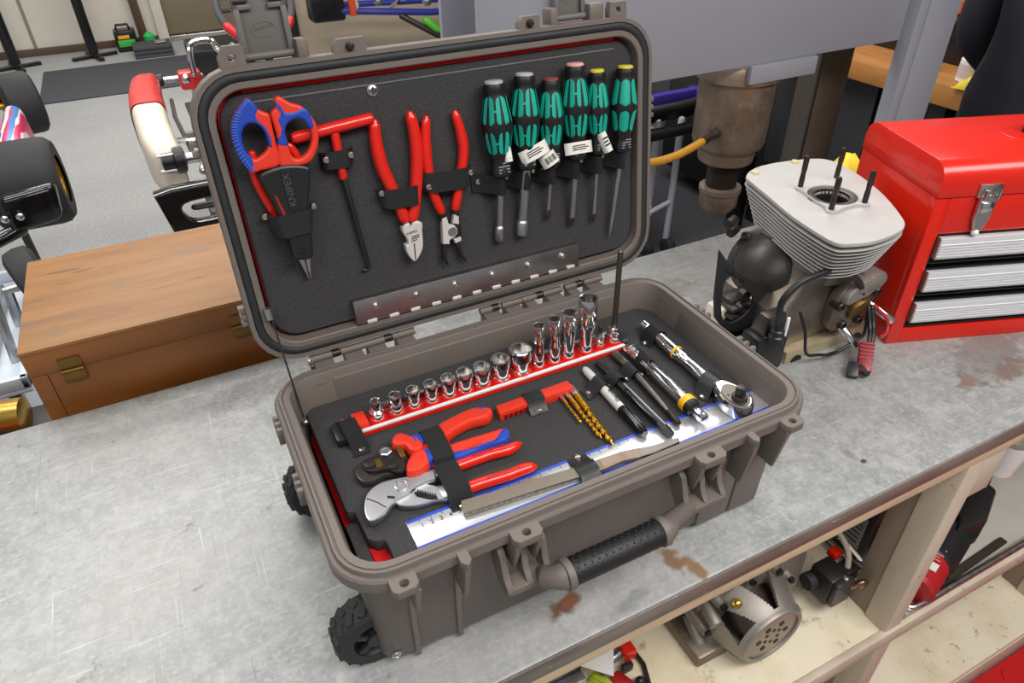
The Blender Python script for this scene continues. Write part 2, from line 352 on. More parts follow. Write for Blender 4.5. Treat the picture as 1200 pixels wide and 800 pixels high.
# ------------------------------------------------------------------ outlines in metres: lid tools in the lid plane, the others on the foam
TR = {
  'sc_l': [(0.0551, 0.3037), (0.0585, 0.3037), (0.0609, 0.3006), (0.0646, 0.2926), (0.0706, 0.2886), (0.0739, 0.2862), (0.0743, 0.2797), (0.0741, 0.2681), (0.0741, 0.2537), (0.0737, 0.2350), (0.0531, 0.2321), (0.0464, 0.2313), (0.0418, 0.2336), (0.0373, 0.2417), (0.0338, 0.2529), (0.0327, 0.2660), (0.0335, 0.2748), (0.0359, 0.2832), (0.0411, 0.2912), (0.0476, 0.2976)],
  'sc_lh': [(0.0506, 0.2796), (0.0570, 0.2799), (0.0624, 0.2759), (0.0657, 0.2682), (0.0674, 0.2588), (0.0631, 0.2517), (0.0569, 0.2475), (0.0511, 0.2452), (0.0475, 0.2465), (0.0439, 0.2524), (0.0421, 0.2606), (0.0425, 0.2682), (0.0452, 0.2754)],
  'sc_lb': [(0.0551, 0.3037), (0.0585, 0.3037), (0.0609, 0.3006), (0.0646, 0.2926), (0.0616, 0.2880), (0.0625, 0.2816), (0.0675, 0.2757), (0.0698, 0.2663), (0.0700, 0.2544), (0.0663, 0.2544), (0.0664, 0.2603), (0.0657, 0.2682), (0.0624, 0.2759), (0.0570, 0.2799), (0.0506, 0.2796), (0.0452, 0.2754), (0.0425, 0.2682), (0.0421, 0.2606), (0.0439, 0.2524), (0.0481, 0.2444), (0.0455, 0.2319), (0.0418, 0.2336), (0.0373, 0.2417), (0.0338, 0.2529), (0.0327, 0.2660), (0.0335, 0.2748), (0.0359, 0.2832), (0.0411, 0.2912), (0.0476, 0.2976)],
  'sc_r': [(0.0838, 0.3013), (0.0881, 0.3013), (0.0973, 0.2941), (0.1091, 0.2881), (0.1173, 0.2738), (0.1194, 0.2625), (0.1162, 0.2473), (0.1063, 0.2332), (0.0941, 0.2297), (0.0825, 0.2284), (0.0728, 0.2302), (0.0741, 0.2502), (0.0766, 0.2608), (0.0758, 0.2761), (0.0757, 0.2867), (0.0817, 0.2921), (0.0810, 0.2964)],
  'sc_rh': [(0.0981, 0.2779), (0.1064, 0.2755), (0.1111, 0.2661), (0.1110, 0.2550), (0.1038, 0.2427), (0.0936, 0.2377), (0.0876, 0.2411), (0.0857, 0.2526), (0.0854, 0.2659), (0.0895, 0.2739)],
  'sc_rb': [(0.0814, 0.2974), (0.0842, 0.2981), (0.0859, 0.2915), (0.0911, 0.2861), (0.1010, 0.2861), (0.1091, 0.2881), (0.1143, 0.2808), (0.1164, 0.2674), (0.1113, 0.2649), (0.1064, 0.2755), (0.0981, 0.2779), (0.0895, 0.2739), (0.0854, 0.2659), (0.0857, 0.2526), (0.0762, 0.2542), (0.0766, 0.2608), (0.0815, 0.2708), (0.0799, 0.2797), (0.0849, 0.2874), (0.0814, 0.2943)],
  'hol': [(0.0484, 0.2271), (0.0566, 0.2319), (0.0731, 0.2342), (0.0889, 0.2326), (0.1007, 0.2282), (0.1024, 0.2233), (0.0978, 0.2045), (0.0914, 0.1808), (0.0889, 0.1557), (0.0869, 0.1358), (0.0840, 0.1283), (0.0769, 0.1269), (0.0678, 0.1292), (0.0630, 0.1335), (0.0638, 0.1535), (0.0583, 0.1744), (0.0583, 0.1860), (0.0548, 0.2019), (0.0510, 0.2157)],
  'hol_s1': [(0.0593, 0.2057), (0.0616, 0.2042), (0.0682, 0.1771), (0.0644, 0.1770)],
  'hol_s2': [(0.0908, 0.2040), (0.0933, 0.2044), (0.0869, 0.1818), (0.0841, 0.1843)],
  'hol_txt': [(0.0761, 0.1918), (0.0760, 0.2237)],
  'nn_tip': [(0.0685, 0.1295), (0.0851, 0.1254), (0.0803, 0.0980), (0.0774, 0.0987)],
  'nn_lh': [(0.0494, 0.2465), (0.0469, 0.2253), (0.0502, 0.2061), (0.0563, 0.1858), (0.0626, 0.1648)],
  'nn_rh': [(0.0888, 0.2481), (0.0934, 0.2382), (0.0967, 0.2214), (0.0928, 0.1984)],
  'strap1': [(0.0534, 0.1795), (0.0920, 0.1788), (0.0881, 0.1560), (0.0615, 0.1552)],
  'snap1': [(0.0490, 0.1804), (0.0990, 0.1805)],
  't_bar': [(0.0970, 0.2567), (0.1792, 0.2633)],
  't_stem': [(0.1386, 0.2575), (0.1391, 0.2057)],
  't_shaft': [(0.1401, 0.2056), (0.1498, 0.0928), (0.1412, 0.0893)],
  'strap2': [(0.1198, 0.2346), (0.1572, 0.2359), (0.1540, 0.2157), (0.1179, 0.2176)],
  'snap2': [(0.1239, 0.2288), (0.1509, 0.2294)],
  'dc_l': [(0.1848, 0.2584), (0.1830, 0.2391), (0.1845, 0.2118), (0.1913, 0.1856), (0.1984, 0.1585), (0.2014, 0.1440)],
  'dc_r': [(0.2268, 0.2608), (0.2291, 0.2403), (0.2283, 0.2130), (0.2228, 0.1826), (0.2162, 0.1547), (0.2120, 0.1423)],
  'dc_head': [(0.1961, 0.1341), (0.2050, 0.1390), (0.2070, 0.1327), (0.2116, 0.1393), (0.2215, 0.1348), (0.2202, 0.1256), (0.2195, 0.1127), (0.2174, 0.1024), (0.2119, 0.0940), (0.2063, 0.0887), (0.2019, 0.0916), (0.1974, 0.1012), (0.1967, 0.1121), (0.2009, 0.1123), (0.1993, 0.1210), (0.1966, 0.1263)],
  'strap3': [(0.1860, 0.1791), (0.2272, 0.1803), (0.2207, 0.1584), (0.1845, 0.1602)],
  'snap3': [(0.1776, 0.1802), (0.2351, 0.1777)],
  'cp_l': [(0.2457, 0.2532), (0.2416, 0.2292), (0.2399, 0.2016), (0.2421, 0.1690), (0.2490, 0.1427)],
  'cp_r': [(0.2814, 0.2537), (0.2861, 0.2310), (0.2870, 0.2089), (0.2801, 0.1812), (0.2684, 0.1429)],
  'cp_pl': [(0.2479, 0.1336), (0.2541, 0.1346), (0.2558, 0.1241), (0.2624, 0.1226), (0.2660, 0.1164), (0.2653, 0.1105), (0.2605, 0.1068), (0.2546, 0.1045), (0.2533, 0.0993), (0.2448, 0.1013)],
  'cp_r1': [(0.2640, 0.1354), (0.2698, 0.1318), (0.2692, 0.1217), (0.2609, 0.1248)],
  'cp_r2': [(0.2601, 0.1038), (0.2697, 0.1052), (0.2697, 0.1003), (0.2613, 0.0986)],
  'cp_neck': [(0.2476, 0.1437), (0.2511, 0.1336)],
  'cp_neck2': [(0.2683, 0.1428), (0.2683, 0.1333), (0.2680, 0.1202), (0.2679, 0.1044)],
  'cp_t1': [(0.2492, 0.1003), (0.2452, 0.0814), (0.2498, 0.0708)],
  'cp_t2': [(0.2653, 0.0983), (0.2681, 0.0795), (0.2746, 0.0696)],
  'strap4': [(0.2311, 0.1907), (0.2830, 0.1894), (0.2791, 0.1651), (0.2314, 0.1698)],
  'snap4': [(0.2917, 0.1826), (0.2361, 0.1754)],
  'drv': [(0.3289, 0.2814), (0.3283, 0.1724), (0.3237, 0.0854), (0.3691, 0.2847), (0.3632, 0.1750), (0.3565, 0.0861), (0.4049, 0.2745), (0.4001, 0.1712), (0.3968, 0.0988), (0.4385, 0.2869), (0.4356, 0.1741), (0.4324, 0.0806), (0.4714, 0.2751), (0.4704, 0.1742), (0.4673, 0.0779), (0.5123, 0.2747), (0.5066, 0.1710), (0.4930, 0.0506)],
  'strap5': [(0.2961, 0.1723), (0.3287, 0.1721), (0.3614, 0.1752), (0.3913, 0.1759), (0.4164, 0.1760), (0.4458, 0.1802), (0.4794, 0.1791), (0.5239, 0.1714)],
  'strap5b': [(0.2968, 0.1552), (0.3300, 0.1501), (0.3647, 0.1494), (0.4024, 0.1516), (0.4410, 0.1507), (0.4751, 0.1524), (0.5219, 0.1635)],
  'snap5': [(0.3032, 0.1665), (0.3427, 0.1659), (0.3812, 0.1670), (0.4142, 0.1672), (0.4529, 0.1668), (0.4855, 0.1670), (0.5182, 0.1661)],
  'tags': [(0.3350, 0.2021), (0.3718, 0.1974), (0.3915, 0.1852), (0.4356, 0.1915), (0.4737, 0.1920)],
  'plate': [(0.1239, 0.0475), (0.4443, 0.0479), (0.4446, 0.0157), (0.1231, 0.0141)],
  'pl_sc': [(0.1499, 0.0362), (0.2038, 0.0350), (0.2572, 0.0361), (0.3107, 0.0363), (0.3643, 0.0370), (0.4191, 0.0363)],
  'pscrew': [(0.1908, 0.2906)],
  'inner': [(0.0199, 0.3039), (0.0524, 0.3120), (0.5371, 0.3007), (0.5500, 0.2370), (0.0311, 0.0347), (0.4992, 0.0286), (0.5381, 0.0895)],
  'latch': [(0.0451, 0.3407), (0.1056, 0.3397), (0.4653, 0.3419), (0.5266, 0.3426), (0.1672, 0.3383), (0.3897, 0.3357)],
  'rail': [(0.0835, 0.2307), (0.4426, 0.2354), (0.0836, 0.2641), (0.4583, 0.2588)],
  'rail_end': [(0.0546, 0.2487), (0.0738, 0.2068), (0.0786, 0.2527), (0.0642, 0.2561)],
  'soc': [(0.1065, 0.2423), (0.1304, 0.2439), (0.1526, 0.2441), (0.1751, 0.2434), (0.1979, 0.2429), (0.2194, 0.2431), (0.2429, 0.2425), (0.2689, 0.2424), (0.2970, 0.2409), (0.3227, 0.2443), (0.3452, 0.2450), (0.3665, 0.2430), (0.3938, 0.2416), (0.4159, 0.2452), (0.4374, 0.2435)],
  'soctop': [(0.1086, 0.2438), (0.1316, 0.2448), (0.1532, 0.2445), (0.1758, 0.2449), (0.1986, 0.2448), (0.2227, 0.2473), (0.2453, 0.2465), (0.2707, 0.2489), (0.3013, 0.2530)],
  'deeptop': [(0.3266, 0.2512), (0.3485, 0.2521), (0.3715, 0.2523), (0.4049, 0.2606)],
  'cc_h1': [(0.1069, 0.1913), (0.1192, 0.1922), (0.1332, 0.1775), (0.1595, 0.1881), (0.1842, 0.1927), (0.2089, 0.1958), (0.2269, 0.1863)],
  'cc_h1o': [(0.1601, 0.1892), (0.1862, 0.1971), (0.2081, 0.1997), (0.2220, 0.1954), (0.2298, 0.1884), (0.2266, 0.1799), (0.2176, 0.1747), (0.1980, 0.1771), (0.1788, 0.1737), (0.1616, 0.1684)],
  'cc_g1o': [(0.1060, 0.1894), (0.1135, 0.1958), (0.1204, 0.1948), (0.1271, 0.1865), (0.1360, 0.1811), (0.1352, 0.1632), (0.1274, 0.1584), (0.1185, 0.1631), (0.1162, 0.1732), (0.1092, 0.1768), (0.1051, 0.1819)],
  'cc_h2o': [(0.1594, 0.1542), (0.1830, 0.1546), (0.2074, 0.1530), (0.2271, 0.1514), (0.2313, 0.1442), (0.2273, 0.1351), (0.2172, 0.1312), (0.1984, 0.1338), (0.1779, 0.1320), (0.1584, 0.1317), (0.1555, 0.1419)],
  'cc_h2b': [(0.1574, 0.1433), (0.1810, 0.1388), (0.2054, 0.1380), (0.2207, 0.1486), (0.2287, 0.1493), (0.2305, 0.1416), (0.2250, 0.1325), (0.2143, 0.1304), (0.1977, 0.1322), (0.1771, 0.1302), (0.1580, 0.1305)],
  'cc_g2o': [(0.1097, 0.1486), (0.1219, 0.1595), (0.1355, 0.1577), (0.1383, 0.1527), (0.1321, 0.1369), (0.1230, 0.1315), (0.1135, 0.1305), (0.1046, 0.1345)],
  'cc_head': [(0.0571, 0.1669), (0.0621, 0.1762), (0.0707, 0.1820), (0.0871, 0.1823), (0.0986, 0.1888), (0.1071, 0.1754), (0.1156, 0.1692), (0.1137, 0.1509), (0.1066, 0.1444), (0.0935, 0.1462), (0.0833, 0.1499), (0.0710, 0.1465), (0.0609, 0.1501), (0.0569, 0.1587)],
  'cc_pl': [(0.0666, 0.1700), (0.0718, 0.1758), (0.0880, 0.1761), (0.0939, 0.1660), (0.1098, 0.1647), (0.1092, 0.1512), (0.1035, 0.1406), (0.0934, 0.1442), (0.0881, 0.1520), (0.0784, 0.1537), (0.0688, 0.1587)],
  'strap6': [(0.1342, 0.1749), (0.1587, 0.1845), (0.1520, 0.1267), (0.1307, 0.1260)],
  'strap7': [(0.1322, 0.1252), (0.1572, 0.1222), (0.1552, 0.0856), (0.1492, 0.0747), (0.1315, 0.0779), (0.1305, 0.0860)],
  'snap7': [(0.1433, 0.0841)],
  'pw_jaw': [(0.0499, 0.1117), (0.0562, 0.1267), (0.0643, 0.1350), (0.0754, 0.1388), (0.0887, 0.1383), (0.1056, 0.1345), (0.1211, 0.1330), (0.1333, 0.1283), (0.1304, 0.1166), (0.1221, 0.1177), (0.1077, 0.1156), (0.0968, 0.1102), (0.0814, 0.1074), (0.0711, 0.0992), (0.0609, 0.0942), (0.0521, 0.0930), (0.0487, 0.0991)],
  'pw_lo': [(0.0834, 0.1109), (0.1008, 0.1222), (0.1161, 0.1207), (0.1284, 0.1111), (0.1347, 0.0982), (0.1334, 0.0895), (0.1211, 0.0928), (0.1020, 0.0951), (0.0867, 0.1015)],
  'pw_h1': [(0.1587, 0.1269), (0.1755, 0.1268), (0.1998, 0.1264), (0.2185, 0.1237), (0.2349, 0.1261)],
  'pw_h2': [(0.1579, 0.0926), (0.1785, 0.0915), (0.2014, 0.0894), (0.2209, 0.0893), (0.2337, 0.0877)],
  'pw_slot': [(0.1036, 0.1130), (0.1098, 0.1113), (0.1231, 0.0965), (0.1225, 0.0922), (0.1160, 0.0956), (0.1045, 0.1062)],
  'pw_hole': [(0.0943, 0.1237)],
  'pw_line': [(0.0573, 0.1210), (0.0696, 0.1026)],
  'ruler': [(0.0836, 0.0854), (0.0844, 0.0460), (0.5410, 0.0521)],
  'file': [(0.1427, 0.0795), (0.1390, 0.0633), (0.2759, 0.0658), (0.2708, 0.0516), (0.3024, 0.0646), (0.3002, 0.0500), (0.3285, 0.0638), (0.3240, 0.0517), (0.3517, 0.0615), (0.3418, 0.0440), (0.3672, 0.0551), (0.4002, 0.0530), (0.3964, 0.0465), (0.3621, 0.0446)],
  'strap8': [(0.2706, 0.0749), (0.2943, 0.0753), (0.2943, 0.0364), (0.2688, 0.0378)],
  'snap8': [(0.2852, 0.0829)],
  'redblk': [(0.2379, 0.1937), (0.2763, 0.1967), (0.3381, 0.1958), (0.3371, 0.1807), (0.2752, 0.1779), (0.2361, 0.1760)],
  'redblk2': [(0.3021, 0.1971), (0.2986, 0.1791)],
  'strap9': [(0.2739, 0.1946), (0.2989, 0.1913), (0.2946, 0.1720), (0.2701, 0.1659)],
  'snap9': [(0.2852, 0.1769)],
  'dr': [(0.3199, 0.1845), (0.3177, 0.1286), (0.3288, 0.1839), (0.3244, 0.0950), (0.3386, 0.1848), (0.3307, 0.0799)],
  'mark': [(0.3718, 0.2130), (0.3753, 0.1897), (0.3727, 0.1581), (0.3694, 0.1267), (0.3667, 0.0757)],
  'pen': [(0.3949, 0.2186), (0.3970, 0.1867), (0.3989, 0.1605), (0.3956, 0.0623)],
  'pun': [(0.4256, 0.2191), (0.4257, 0.1831), (0.4162, 0.0751)],
  'ext': [(0.4453, 0.2155), (0.4512, 0.1956), (0.4500, 0.1707), (0.4452, 0.0927), (0.4433, 0.0760), (0.4437, 0.0625)],
  'rat': [(0.4938, 0.2534), (0.4987, 0.2246), (0.4959, 0.1790), (0.4964, 0.1577), (0.4939, 0.1166)],
  'rathead': [(0.4912, 0.0893), (0.5064, 0.0896), (0.5133, 0.0736), (0.5110, 0.0528), (0.5004, 0.0428), (0.4871, 0.0441), (0.4775, 0.0529), (0.4779, 0.0702)],
  'ratdrv': [(0.4915, 0.0518)],
  'snaps': [(0.3544, 0.1711), (0.3829, 0.1712), (0.4109, 0.1723), (0.4343, 0.1706), (0.4814, 0.2305), (0.4747, 0.0992)],
  'rstrap': [(0.3526, 0.1836), (0.3503, 0.1646), (0.3780, 0.1702), (0.3985, 0.1888), (0.4004, 0.1625), (0.4281, 0.1906), (0.4169, 0.1621), (0.4381, 0.1722)],
  'hole': [(0.4608, 0.2462)],
  'cut': [(0.0352, 0.1275), (0.0416, 0.1247), (0.0427, 0.1160), (0.0431, 0.0998), (0.0438, 0.0850), (0.0497, 0.0784), (0.0579, 0.0765), (0.0596, 0.0686), (0.0590, 0.0463), (0.0569, 0.0452)],
  'foam_l': [(0.0327, 0.2867), (0.0436, 0.1193)],
  'rimtabs': [(0.0409, -0.0067), (0.0590, -0.0083), (0.0664, -0.0032), (0.1588, -0.0056), (0.1898, -0.0056), (0.1073, -0.0021), (0.1158, -0.0155), (0.3759, -0.0048), (0.4110, -0.0036), (0.4486, -0.0009), (0.4533, -0.0136), (0.4984, -0.0014), (0.5159, -0.0150)],
}
# ------------------------------------------------------------------ the room
FZ = -.95
struct(MB().box(-6, -4, FZ - .1, 6, 10, FZ).build('floor', M_floor, None, smooth=0))
struct(MB().box(-6, 8.0, FZ, .2, 8.15, 2.2).build('wall_back', M_wall, None, smooth=0))
struct(MB().box(1.0, 5.0, FZ, 3.1, 5.12, 2.2).build('wall_partition', M_beige, None, smooth=0))
struct(MB().box(3.0, -4, FZ, 3.15, 5.0, 2.2).build('wall_right', M_dkwall, None, smooth=0))
struct(MB().box(-6, 7.97, FZ, .18, 8.0, FZ + .065).build('baseboard_back', M_base, None, .004))
struct(MB().box(.18, 7.9, FZ, .28, 8.05, 2.2).build('trim_1', M_wall, None, .01))
struct(MB().box(-.915, 7.985, FZ + .065, -.89, 8.0, 2.2).build('trim_2', mat('seam_grey', (150, 144, 134), .7), None, .002))
struct(MB().box(.95, 4.96, FZ, 1.0, 5.14, 2.2).build('trim_3', M_dkiron, None, .004))
dr = struct(MB().box(.28, 8.0, FZ, 2.6, 8.06, 2.2).build('door_1', M_tan, None, smooth=0))
for k in range(6): MB().box(.28, 7.975, FZ + .06 + k * .5, 2.6, 8.01, FZ + .52 + k * .5).build('door_panel', M_tan, dr, .012)
MB().box(.28, 7.96, FZ, 2.6, 8.02, FZ + .05).build('door_seal', M_steel, dr, .01)
tag(MB().box(-.84, 6.2, FZ, .95, 7.25, FZ + .012).build('floor_mat', M_dmat, None, .004), 'dark rubber floor mat lying in a strip near the cream wall', 'mat')
tag(MB().box(.75, .75, FZ, 2.95, 3.6, FZ + .012).build('floor_mat', M_dmat, None, .004), 'large dark rubber floor mat under the grey press', 'mat')
# ------------------------------------------------------------------ workbench
BX0, BX1, BY0, BY1 = -1.9, 1.62, -.037, .634
bench = thing('workbench', 'wooden workbench with galvanised sheet top and worn cream shelves', 'workbench', (0, 0, FZ))
top = MB().box(BX0, BY0, -.022, BX1, BY1, 0).build('worktop_sheet', M_galv, bench, .004)
MB().box(BX0, BY0 - .002, -.03, BX1, BY0 + .004, -.002).build('steel_lip', M_galvlip, top, .002)
MB().box(BX0, BY0 + .003, -.058, BX1, BY1, -.022).build('plywood_top', M_rawwood, bench, .002)
MB().box(.15, BY0 + .005, -.515, BX1, BY1 - .02, -.49).build('shelf_board', M_shelf, bench, .003)
MB().box(.15, BY0 - .002, -.525, BX1, BY0 + .012, -.485).build('shelf_lip', M_stile, bench, .003)
MB().box(-.2, -.072, -.89, BX1, BY1 - .02, -.86).build('shelf_board', M_shelf, bench, .004)
MB().box(-.2, -.075, FZ, BX1, -.06, -.875).build('plinth_board', M_stile, bench, .003)
for x0, x1 in ((.895, .937), (1.575, 1.61)):
    MB().box(x0, BY0 + .004, -.89, x1, BY0 + .05, -.058).build('stile', M_stile, bench, .003)
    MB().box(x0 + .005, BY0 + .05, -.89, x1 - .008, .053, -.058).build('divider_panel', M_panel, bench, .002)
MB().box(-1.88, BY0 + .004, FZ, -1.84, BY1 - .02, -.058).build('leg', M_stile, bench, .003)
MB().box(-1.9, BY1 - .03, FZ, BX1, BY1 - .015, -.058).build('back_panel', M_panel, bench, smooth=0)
# a block glued under the top beside the stile
MB().box(.937, BY0 + .01, -.16, 1.0, BY0 + .05, -.058).build('corner_block', M_stile, bench, .002)
tag(MB().box(.9, -1.3, FZ, 3.0, -.077, FZ + .01).build('tread_mat', M_redmat, None, .003), 'red diamond tread mat on the floor in front of the bench', 'mat')
mat_o = bpy.data.objects['tread_mat']
for i in range(14):
    for j in range(9):
        x = 1.13 + i * .055 + (j % 2) * .027; y = -.10 - j * .05
        a = R(45 if (i + j) % 2 else -45)
        M = Matrix.Translation((x, y, FZ + .01)) @ Matrix.Rotation(a, 4, 'Z')
        MB().hexa([M @ Vector(p) for p in ((-.018, 0, -.001), (0, -.005, -.001), (.018, 0, -.001), (0, .005, -.001))], [M @ Vector(p) for p in ((-.010, 0, .004), (0, -.002, .004), (.010, 0, .004), (0, .002, .004))]).build('tread_stud', M_redmat, mat_o, smooth=0)
# ------------------------------------------------------------------ the tool case
CL, CW, CH = .56, .334, .18
case = thing('tool_case', 'open wheeled hard tool case in taupe plastic standing on the bench', 'tool case', (.28, .167, 0))
def rr(ins, z, r): return [Vector((p[0], p[1], z)) for p in rrect(ins, ins, CL - ins, CW - ins, max(.006, r), 7)]
prof = [(.040, .004, .012), (.032, .006, .016), (.0270, .014, .020), (.0200, .150, .030), (.017, .154, .036), (.003, .157, .05), (.000, .160, .052), (.000, .172, .052), (.002, .1745, .05),
        (.0055, .1745, .046), (.006, .177, .046), (.0068, .1795, .045), (.0090, .18, .043), (.0098, .178, .042), (.0110, .178, .041), (.0115, .1795, .04), (.0180, .1795, .036), (.0192, .178, .035), (.0238, .138, .032), (.0290, .10, .030), (.031, .060, .028)]
base = MB().rings([rr(*p) for p in prof]).build('base_shell', M_taupe, case, smooth=38)
# inner back wall panel, ridges
MB().hexa([Vector(p) for p in ((.075, .3130, .125), (.492, .3130, .125), (.492, .3085, .125), (.075, .3085, .125))], [Vector(p) for p in ((.075, .3175, .170), (.492, .3175, .170), (.492, .3125, .168), (.075, .3125, .168))]).build('wall_panel', M_taupe, base, .0015)
for x0, x1 in ((.040, .068), (.500, .525)):
    MB().tube([(x0, .3145, .1655), (x1, .3145, .1655)], .0018, 8).build('wall_ridge', M_taupe, base)
MB().hexa([Vector(p) for p in ((.5375, .10, .125), (.5375, .235, .125), (.5335, .235, .125), (.5335, .10, .125))], [Vector(p) for p in ((.543, .10, .168), (.543, .235, .168), (.5388, .235, .168), (.5388, .10, .168))]).build('wall_panel', M_taupe, base, .0015)
for y0, y1 in ((.055, .09), (.25, .285)):
    MB().tube([(.5405, y0, .164), (.5405, y1, .164)], .0018, 8).build('wall_ridge', M_taupe, base)
# front tabs and ribs
def ftab(x0, x1, hole, legs, zb):
    o = [(x0, .004), (x0, -.010), (x0 + .004, -.0145), (x1 - .004, -.0145), (x1, -.010), (x1, .004)]
    outs = [o] + ([circ((x0 + x1) / 2, -.006, .0042)] if hole else [])
    plate('rim_tab', outs, .164, .174, M_taupe, base, .0008)
    for lx in legs:
        MB().hexa([Vector(p) for p in ((lx - .0022, .026, zb), (lx + .0022, .026, zb), (lx + .0022, -.003, zb), (lx - .0022, -.003, zb))],
                  [Vector(p) for p in ((lx - .003, .024, .165), (lx + .003, .024, .165), (lx + .003, -.0135, .165), (lx - .003, -.0135, .165))]).build('tab_rib', M_taupe, base, .0006)
ftab(.041, .066, True, (.0630,), .118)
ftab(.106, .1165, False, (.111,), .112)
ftab(.159, .190, True, (.163, .186), .125)
ftab(.376, .410, True, (.380, .406), .125)
ftab(.447, .456, False, (.4515,), .100)
ftab(.494, .519, True, (.498,), .104)
for x0, x1 in ((.060, .066), (.108, .114)):
    MB().hexa([Vector(p) for p in ((x0, .034, .006), (x1, .034, .006), (x1, .0245, .006), (x0, .0245, .006))], [Vector(p) for p in ((x0, .03, .15), (x1, .03, .15), (x1, .0175, .15), (x0, .0175, .15))]).build('face_rib', M_taupe, base, .001)
for x0, x1 in ((.425, .472), (.476, .520)):
    MB().hexa([Vector(p) for p in ((x0, .034, .008), (x1, .034, .008), (x1, .0250, .008), (x0, .0250, .008))], [Vector(p) for p in ((x0, .03, .15), (x1, .03, .15), (x1, .0175, .15), (x0, .0175, .15))]).build('face_pad', M_taupe, base, .002)
MB().lathe([(.0075, 0), (.0075, .007), (.006, .009), (.0045, .009), (.004, .0075), (.0002, .0075)], (.285, .024, .150), (0, -1, 0), 16).build('purge_valve', M_dkiron, base)
MB().box(.266, .014, .147, .275, .026, .156).build('valve_guard', M_taupe, base, .002)
screw(.0400, .0262, .022, base, .0035, 'corner_rivet', (0, -1, 0))
# side lugs
for y in (.245, .256, .267, .145, .156, .167):
    MB().box(-.006, y, .150, .02, y + .006, .172).build('side_lug', M_taupe, base, .0012)
for y in (.118, .130, .142, .205, .217, .229):
    MB().box(CL - .012, y, .155, CL + .009, y + .006, .173).build('side_lug', M_taupe, base, .0012)
# handle
hd = MB().tube([(.205, -.028, .1165), (.322, -.028, .1165)], .0145, 20, rnd=False).build('grip', mat('grip_rubber', (26, 26, 27), .5, 0, .15, 60, .5, 500), case, .002)
dots = MB()
for i in range(13):
    for j in range(4):
        th = R(60 + j * 22); x = .215 + i * .0082 + (j % 2) * .004
        dots.add(*(lambda m: (m.v, m.f))(MB().sphere((x, -.028 - .0143 * math.cos(th), .1165 + .0143 * math.sin(th)), .0013, 6)))
do = dots.build('grip_dimples', M_gasket, hd); do['kind'] = 'stuff'
for s, xs in ((-1, (.1525, .1745, .1965)), (1, (.3695, .3930, .4165))):
    for x in xs:
        M = fr((x, 0, 0), (0, 1, 0), (0, 0, 1))
        o = cat_rom([(.021, .132), (.020, .141), (.012, .147), (.003, .143), (-.001, .133), (-.006, .118), (-.016, .106), (-.012, .098), (.002, .097), (.014, .108), (.020, .120)], 3)
        plate('handle_lug', [o], -.0035, .0035, M_taupe, hd, .001, M)
    xa, xb = xs[0], xs[-1]
    MB().box(xa, -.016, .098, xb, .004, .108).build('handle_yoke', M_taupe, hd, .002)
    xe = .205 if s < 0 else .322; xi = xb - .004 if s < 0 else xa + .004
    MB().tube([(xe, -.028, .1165), (xe + s * .006, -.027, .116), (xe + s * .016, -.020, .112), (xi, -.008, .106)], [.0150, .0130, .0105, .0085], 14, rnd=False).build('handle_arm', M_taupe, hd, .001)
    MB().cyl((xe - s * .002 - .004, -.028, .1165), (xe - s * .002 + .004, -.028, .1165), .0165, n=20).build('grip_collar', M_taupe, hd, .001)
# wheels
def wheel(y):
    w = MB(); c = Vector((.026, y, .041)); N = 36; rs = []
    for yy, r in ((-.017, .024), (-.017, .036), (-.014, .0395), (-.006, .041), (.006, .041), (.014, .0395), (.017, .036), (.017, .024)):
        rs.append([c + Vector((r * math.cos(2 * math.pi * i / N), yy, r * math.sin(2 * math.pi * i / N))) for i in range(N)])
    t = w.rings(rs, False, False).build('wheel', M_rubber, case)
    for i in range(18):
        for s in (-1, 1):
            th = 2 * math.pi * (i + (.5 if s > 0 else 0)) / 18
            M = Matrix.Translation(c) @ Matrix.Rotation(-th, 4, 'Y') @ Matrix.Translation((.0405, s * .0075, 0)) @ Matrix.Rotation(s * .5, 4, 'X')
            MB().box(-.001, -.006, -.0035, .0016, .006, .0035, M).build('tread_block', M_rubber, t, smooth=0)
    MB().lathe([(.006, -.018), (.010, -.018), (.011, -.010), (.022, -.009), (.025, -.016), (.025, .014), (.006, .014)], c, (0, 1, 0), 24).build('hub', M_black, t)
    for i in range(5):
        th = 2 * math.pi * i / 5
        M = Matrix.Translation(c) @ Matrix.Rotation(-th, 4, 'Y')
        MB().box(.008, -.0165, -.0035, .024, -.010, .0035, M).build('spoke', M_black, t, .001)
wheel(.056); wheel(.278)
# ---- lid (its own frame: x along the hinge, y up the lid, z out of the lid)
LA = R(7.885); LH = .3336
LF = Matrix.Translation((0, .33883, .19128)) @ Matrix.Rotation(math.pi / 2 - LA, 4, 'X')
def lr(ins, z, r): return [Vector((p[0], p[1], z)) for p in rrect(ins, ins, CL - ins, LH - ins, max(.006, r), 7)]
lp = [(.045, -.062, .02), (.034, -.062, .03), (.026, -.054, .036), (.021, -.020, .04), (.001, -.018, .05), (0, -.016, .052), (0, -.002, .052), (.0012, 0, .051), (.0058, 0, .047), (.0062, -.005, .046), (.0150, -.005, .039), (.0154, 0, .039), (.0212, 0, .034), (.0225, -.0012, .033), (.0245, -.040, .03), (.026, -.045, .03)]
ORG.pop(case, None); ORG[case] = Vector((.28, .167, 0))
lid = MB().rings([lr(*p) for p in lp]).build('lid_shell', M_taupe, None, smooth=38)
lid.parent = case; ORG[lid] = Vector((0, 0, 0))
lid.matrix_parent_inverse = Matrix.Identity(4)
lid.matrix_local = Matrix.Translation(-Vector((.28, .167, 0))) @ LF
gp = [(.0064, -.005, .046), (.0066, -.0012, .046), (.0085, .0004, .045), (.0105, .0009, .044), (.0125, .0004, .042), (.0146, -.0012, .04), (.0148, -.005, .04)]
